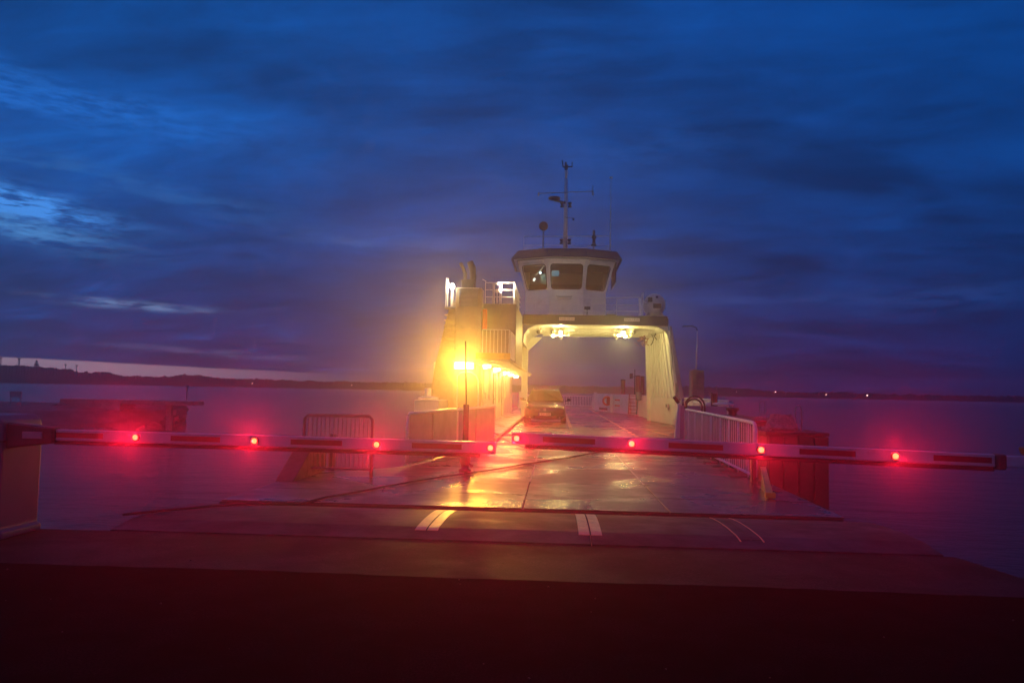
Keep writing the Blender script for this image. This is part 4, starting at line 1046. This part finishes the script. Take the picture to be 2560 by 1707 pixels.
# --- far end of the ferry
gr = MB(); gr.path([(-2.72, 69.6, .05), (-2.72, 69.6, .98), (3.2, 69.6, .98), (3.2, 69.6, .05)], .05, 6); gr.bar((-2.72, 69.6, .12), (3.2, 69.6, .12), .045, 6)
gate = gr.build('bow_gate', WHITE, F)
for i in range(1, 42):
    x = -2.72 + i * 5.92 / 42; m = MB(); m.box(x - .03, x + .03, 69.58, 69.62, .12, .97); m.build('gate_bar', WHITE, gate)
m = MB(); m.box(3.0, 3.25, 62, 62.2, 0, 1.35); m.build('gate_post', WHITE, F)
m = MB(); m.box(-2.9, -2.45, 60.2, 60.4, 0, 1.3); m.build('gate_post', WHITE, F)
# low locker panel and details along the far bulwark (hung on a facing bulkhead)
m = MB(); m.hexa([(2.85, 57.5, .0), (4.62, 50.0, .0), (4.70, 50.05, .0), (2.95, 57.55, .0)], [(2.85, 57.5, 1.14), (4.62, 50.0, 1.14), (4.70, 50.05, 1.14), (2.95, 57.55, 1.14)]); bk = m.build('bulkhead', LIT_WHITE, F, bevel=.01)
def onb(f, off=.06): return (2.85 + 1.77 * f - off * .97, 57.5 - 7.5 * f - off * .23)
for f0, f1, z0, z1, M_, nm in ((.12, .32, .45, 1.0, WHITE, 'locker'), (.18, .42, .12, .28, DARK, 'recess'), (.66, .78, .45, .55, ORANGE, 'rescue_pole'), (.66, .78, .82, .92, ORANGE, 'rescue_pole')):
    a, b_ = onb(f0), onb(f1); m = MB(); m.hexa([(a[0], a[1], z0), (b_[0], b_[1], z0), (b_[0] + .05, b_[1] + .02, z0), (a[0] + .05, a[1] + .02, z0)], [(a[0], a[1], z1), (b_[0], b_[1], z1), (b_[0] + .05, b_[1] + .02, z1), (a[0] + .05, a[1] + .02, z1)]); m.build(nm, M_, bk)
a = onb(.60, .14); m = MB(); m.box(a[0] - .10, a[0] + .10, a[1] - .1, a[1] + .1, 0, 1.18); m.build('bulkhead_post', LIT_WHITE, bk, bevel=.01)
a = onb(.46, .12); tag(MB().torus((a[0], a[1], .78), .27, .075, 'y').build('lifebuoy', ORANGE, smooth=True), 'red and white lifebuoy hanging on the far bulkhead right of the locker', 'lifebuoy')
a = onb(.52, .16); m = MB(); m.box(a[0] - .13, a[0] + .13, a[1] - .1, a[1] + .1, .50, 1.05); tag(m.build('fire_box', RED, bevel=.02), 'red box on the far bulkhead beside the lifebuoy', 'box')
# ladder leaning on the bulwark
r = thing('ladder', (4.7, 48.9, 0), 'short rust red wooden ladder leaning against the ferry bulwark', 'ladder')
RUST = mat('rust red ladder', (.36, .14, .06), .6, vary=.2, nscale=6)
for s_ in (0, 1):
    m = MB(); b0, t0 = ((4.50, 48.6, .02), (4.60, 48.95, 1.32)) if s_ == 0 else ((5.02, 48.4, .02), (4.98, 48.8, 1.30))
    m.bar(b0, t0, .025, 6); m.build('stile', RUST, r)
for i in range(6):
    f = .08 + i * .165; p = Vector((4.50, 48.6, .02)).lerp(Vector((4.60, 48.95, 1.32)), f); q = Vector((5.02, 48.4, .02)).lerp(Vector((4.98, 48.8, 1.30)), f)
    m = MB(); m.bar(p, q, .018, 6); m.build('rung', RUST, r)
# canvas bundle on a post
r = thing('canvas_bundle', (4.86, 46, 0), 'grey green canvas bundle tied on a bulwark post beside the ladder', 'bundle')
m = MB(); m.lathe((4.86, 45.9, .92), [(.12, 0), (.19, .1), (.14, .18), (.20, .28), (.13, .36), (.18, .46), (.05, .52)], 12); m.build('canvas', TEAL, r, smooth=True)
m = MB(); m.bar((4.74, 45.8, .12), (4.82, 45.9, 1.0), .03, 6); m.bar((4.70, 45.8, .12), (4.78, 45.9, 1.1), .02, 6); m.build('strap', TEAL, r)
m = MB(); m.box(4.85, 5.05, 45.9, 46.1, 0, 1.25); m.build('bulwark_post', LIT_WHITE, F, bevel=.01)

# life raft capsule in its cradle
r = thing('life_raft', (4.36, 34.8, 4.7), 'round white capsule with dark patches in a cradle on the portal roof', 'life raft')
m = MB(); m.lathe((4.36, 34.5, 5.36), [(.05, -.10), (.28, -.05), (.44, .12), (.485, .4), (.485, .9), (.42, 1.2), (.25, 1.36), (.04, 1.4)], 28, 'y'); m.build('capsule', mat('raft white', (.5, .5, .5), .4, vary=.06, nscale=4), r, smooth=True)
m = MB(); m.lathe((4.36, 34.95, 5.36), [(.488, 0), (.50, .02), (.50, .06), (.488, .08)], 28, 'y'); m.bar((3.88, 34.7, 5.36), (4.84, 34.7, 5.36), .008); m.build('seam_band', GREY, r)
for x0, x1, z0, z1, yy in ((4.02, 4.20, 5.42, 5.62, 34.50), (4.24, 4.58, 5.14, 5.34, 34.46), (4.36, 4.45, 5.60, 5.68, 34.5)):
    m = MB(); m.box(x0, x1, yy - .10, yy + .12, z0, z1); m.build('dark_patch', DARK, r)
m = MB()
for x in (4.1, 4.62):
    m.hexa([(x - .18, 34.7, 4.70), (x + .18, 34.7, 4.70), (x + .18, 35.6, 4.70), (x - .18, 35.6, 4.70)], [(x - .05, 34.7, 4.98), (x + .05, 34.7, 4.98), (x + .05, 35.6, 4.98), (x - .05, 35.6, 4.98)])
m.bar((3.75, 34.6, 4.8), (4.9, 34.6, 4.8), .03); m.build('cradle', GREY, r)
m = MB(); m.bar((3.74, 34.3, 4.70), (3.76, 34.3, 5.82), .05, 8); m.bar((3.62, 34.4, 4.7), (3.62, 34.4, 5.6), .02, 6); m.bar((3.76, 34.3, 5.4), (3.95, 34.4, 5.38), .02, 6); m.build('release_post', WHITE, F)

# ================================================================== harbour structures beyond
r = thing('lamp_pile', (7.55, 42, WZ), 'square concrete mooring pile with panelled face carrying a lamp post', 'pile')
m = MB(); m.box(7.22, 7.90, 41.9, 42.6, WZ - 1, 2.66); m.build('shaft', mat('pile concrete', (.30, .26, .2), .7, vary=.2, nscale=2, dirt=(.1, .08, .06), dirt_amt=.6), r, bevel=.02)
for i in range(6):
    z = 1.0 + i * .285; m = MB(); m.box(7.25, 7.56, 41.83, 41.898, z, z + .255); m.build('face_panel', MATS['pile concrete'], r, bevel=.012)
m = MB(); m.bar((7.50, 42.1, 2.66), (7.56, 42.1, 4.78), .045, 8, .035); m.build('lamp_pole', WHITE, r, smooth=True)
m = MB(); m.path([(7.56, 42.1, 4.78), (7.50, 42.1, 4.95), (7.3, 42.1, 5.02)], .03, 6); m.hexa([(6.72, 42.0, 4.98), (7.32, 42.0, 5.0), (7.32, 42.2, 5.0), (6.72, 42.2, 4.98)], [(6.78, 42.03, 5.04), (7.3, 42.03, 5.06), (7.3, 42.17, 5.06), (6.78, 42.17, 5.04)]); m.build('lamp_head', DARK, r)
def pile(x0, x1, y, zt, lab):
    r = thing('mooring_pile', ((x0 + x1) / 2, y, WZ), lab, 'pile', 'mooring piles beyond the far end')
    m = MB(); m.bar(((x0 + x1) / 2, y, WZ - 1), ((x0 + x1) / 2, y, zt - .1), (x1 - x0) / 2, 14); m.build('shaft', mat('rusty pile', (.16, .075, .045), .7, vary=.3, nscale=2), r, smooth=True)
    m = MB(); m.lathe(((x0 + x1) / 2, y, zt - .1), [((x1 - x0) / 2 + .03, 0), ((x1 - x0) / 2 + .03, .08), (.02, .12)], 14); m.build('cap', DARK, r)
pile(6.21, 6.64, 75, 2.62, 'single rusty mooring pile seen through the portal')
pile(7.62, 8.05, 75, 3.03, 'taller rusty mooring pile left of the paired one behind the portal leg')
pile(8.12, 8.5, 75.3, 2.97, 'darker rusty mooring pile half hidden by the portal leg')
m = MB(); m.bar((7.54, 75, WZ - .5), (7.54, 75, 3.6), .05, 6); m.box(7.05, 7.35, 74.9, 75.1, 2.7, 3.2); m.bar((7.2, 75, 2.9), (7.54, 75, 2.9), .04, 6); tag(m.build('sign_post', DARK), 'thin dark post with small square board beside the rusty piles', 'sign post')
m = MB(); m.box(6.02, 6.35, 44.8, 45.2, WZ - 1, 2.0); tag(m.build('mooring_post', WOOD, bevel=.03), 'dark timber post just right of the portal brace', 'post')

# ================================================================== car on the deck
car = thing('parked_car', (-.46, 35.2, 0), 'dark estate car with roof rails parked facing the ramp on the ferry deck', 'car')
CX0, CY0 = -.46, 33.0
def sect(y, w, zb, zm, zs_, zt):
    half = [(0, zb), (w * .72, zb), (w * .95, zb + .08), (w, (zb + zm) / 2), (w, zm), (w * .965, zs_), (w * .80, zt), (w * .4, zt + .018)]
    pts = half + [(0, zt + .022)] + [(-x, z) for x, z in reversed(half[1:])]
    return [(CX0 + x, CY0 + y, z) for x, z in pts]
secs = [(0.0, .66, .27, .45, .58, .62), (.03, .78, .22, .46, .62, .68), (.12, .86, .19, .48, .67, .745), (.35, .905, .17, .50, .74, .81), (.8, .915, .17, .5, .80, .87), (1.22, .915, .17, .5, .86, .94),
        (2.0, .915, .17, .5, .88, .95), (3.6, .915, .17, .5, .90, .97), (4.3, .90, .2, .5, .90, .97), (4.6, .84, .26, .5, .86, .93), (4.68, .70, .3, .5, .8, .88)]
m = MB(); m.loft([sect(*s_) for s_ in secs]); body = m.build('body', CARP, car, smooth=True)
md = body.modifiers.new('smooth', 'SUBSURF'); md.levels = 1; md.render_levels = 2
def gh(y, w, z): return [(CX0 - w, CY0 + y, z), (CX0 + w, CY0 + y, z)]
def ghsec(z, w, yf, yr, r_=.12):
    return [(CX0 - w, CY0 + yf + r_, z), (CX0 - w + r_ * 1.6, CY0 + yf + .02, z), (CX0, CY0 + yf - .07, z), (CX0 + w - r_ * 1.6, CY0 + yf + .02, z), (CX0 + w, CY0 + yf + r_, z), (CX0 + w, CY0 + yr, z), (CX0, CY0 + yr + .06, z), (CX0 - w, CY0 + yr, z)]
m = MB(); m.loft([ghsec(.93, .83, 1.10, 4.45), ghsec(1.18, .745, 1.58, 4.30), ghsec(1.40, .635, 2.00, 4.05), ghsec(1.455, .57, 2.16, 3.95), ghsec(1.475, .4, 2.5, 3.7)]); cabm = m.build('cabin', CARP, car, smooth=False, bevel=.012)
m = MB()
def wsp(z, w, yf): 
    o_ = -.022
    return [(CX0 - w, CY0 + yf + .105 + o_, z), (CX0 - w + .17, CY0 + yf + .02 + o_, z), (CX0, CY0 + yf - .07 + o_, z), (CX0 + w - .17, CY0 + yf + .02 + o_, z), (CX0 + w, CY0 + yf + .105 + o_, z)]
m.loft([wsp(.955, .765, 1.15), wsp(1.18, .685, 1.58), wsp(1.385, .60, 1.97)], caps=False, closed=False); m.build('windscreen', CARGL, car, smooth=True)
for s_ in (-1, 1):
    m = MB(); m.add([(CX0 + s_ * .815, CY0 + 1.55, .97), (CX0 + s_ * .835, CY0 + 4.1, .97), (CX0 + s_ * .665, CY0 + 3.9, 1.37), (CX0 + s_ * .675, CY0 + 2.1, 1.37)], [(0, 1, 2, 3)]); m.build('side_window', CARGL, car)
    m = MB(); m.path([(CX0 + s_ * .56, CY0 + 2.25, 1.46), (CX0 + s_ * .57, CY0 + 2.4, 1.51), (CX0 + s_ * .58, CY0 + 3.7, 1.51), (CX0 + s_ * .56, CY0 + 3.9, 1.46)], .018, 6); m.build('roof_rail', CHROME, car)
    m = MB(); m.bar((CX0 + s_ * .86, CY0 + 1.42, .96), (CX0 + s_ * .98, CY0 + 1.40, 1.0), .03, 6); m.hexa([(CX0 + s_ * .95, CY0 + 1.33, .95), (CX0 + s_ * 1.12, CY0 + 1.36, .96), (CX0 + s_ * 1.12, CY0 + 1.48, .96), (CX0 + s_ * .95, CY0 + 1.48, .95)], [(CX0 + s_ * .95, CY0 + 1.33, 1.08), (CX0 + s_ * 1.13, CY0 + 1.36, 1.07), (CX0 + s_ * 1.13, CY0 + 1.48, 1.07), (CX0 + s_ * .95, CY0 + 1.48, 1.08)]); m.build('wing_mirror', CARP, car, bevel=.025, seg=2)
    m = MB(); m.loft([[(CX0 + s_ * .48, CY0 + .045, .555), (CX0 + s_ * .80, CY0 + .135, .575), (CX0 + s_ * .86, CY0 + .26, .64), (CX0 + s_ * .72, CY0 + .115, .645), (CX0 + s_ * .48, CY0 + .05, .625)], [(CX0 + s_ * .48, CY0 + .02, .55), (CX0 + s_ * .80, CY0 + .10, .57), (CX0 + s_ * .875, CY0 + .24, .64), (CX0 + s_ * .72, CY0 + .085, .65), (CX0 + s_ * .48, CY0 + .02, .63)]]); hl = m.build('headlight', mat('headlamp glass', (.35, .34, .32), .08, metal=.6, vary=.2, nscale=20), car)
    for k_ in (.56, .70): m = MB(); m.lathe((CX0 + s_ * k_, CY0 + .02 + (k_ - .48) * .22, .60), [(.03, .02), (.032, -.012), (.012, -.016)], 12, 'y'); m.build('reflector', CHROME, hl)
    for yy in (.85, 3.75):
        m = MB(); m.lathe((CX0 + s_ * .80, CY0 + yy, .325), [(.2, -.10), (.31, -.105), (.325, -.08), (.325, .08), (.31, .105), (.2, .10)], 24, 'x'); wl = m.build('wheel', TYRE, car, smooth=True)
        m = MB(); m.lathe((CX0 + s_ * .88, CY0 + yy, .325), [(.21, -.02), (.2, .03), (.05, .02), (.02, .03)], 20, 'x'); m.build('rim', CHROME, wl)
    m = MB(); m.lathe((CX0 + s_ * .62, CY0 + .035, .285), [(.045, .03), (.045, -.01), (.02, -.015)], 12, 'y'); m.build('fog_lamp', CHROME, car)
for z in (.555, .59, .625):
    m = MB(); m.path([(CX0 - .5, CY0 + .02, z), (CX0 - .2, CY0 - .02, z), (CX0 + .2, CY0 - .02, z), (CX0 + .5, CY0 + .02, z)], .007, 6); m.build('grille_bar', CHROME, car)
m = MB(); m.hexa([(CX0 - .52, CY0 - .01, .24), (CX0 + .52, CY0 - .01, .24), (CX0 + .5, CY0 + .1, .24), (CX0 - .5, CY0 + .1, .24)], [(CX0 - .50, CY0 - .012, .34), (CX0 + .50, CY0 - .012, .34), (CX0 + .5, CY0 + .1, .34), (CX0 - .5, CY0 + .1, .34)]); m.build('lower_intake', BLACK, car)
m = MB(); m.path([(CX0 - .70, CY0 + .05, .325), (CX0 - .3, CY0 - .02, .33), (CX0 + .3, CY0 - .02, .33), (CX0 + .70, CY0 + .05, .325)], .006, 6); m.build('bumper_trim', CHROME, car)
m = MB(); m.box(CX0 - .26, CX0 + .26, CY0 - .045, CY0 - .03, .36, .47); pl = m.build('number_plate', PLATE, car)
text('EJ 61 690', 'lettering', (CX0 + .02, CY0 - .048, .415), .075, .44, pl, INK)
m = MB(); m.box(CX0 - .26, CX0 - .225, CY0 - .048, CY0 - .046, .362, .468); m.build('plate_band', mat('plate blue', (.03, .06, .4), .4), pl)
m = MB(); m.torus((CX0, CY0 - .035, .592), .062, .008, 'y', 20, 6); em = m.build('emblem', CHROME, car)
m = MB()
for a, b_ in (((-.045, .04), (-.018, -.048)), ((-.018, -.048), (0, .0)), ((0, 0), (.018, -.048)), ((.018, -.048), (.045, .04)), ((-.018, .05), (0, .008)), ((0, .008), (.018, .05))):
    m.bar((CX0 + a[0], CY0 - .038, .592 + a[1]), (CX0 + b_[0], CY0 - .038, .592 + b_[1]), .007, 6)
m.build('emblem_letter', CHROME, em)
m = MB(); m.bar((CX0 - .5, CY0 + 1.10, .955), (CX0 + .1, CY0 + 1.03, .965), .01, 6); m.bar((CX0 + .05, CY0 + 1.08, .955), (CX0 + .6, CY0 + 1.08, .965), .01, 6); m.build('wiper', BLACK, car)
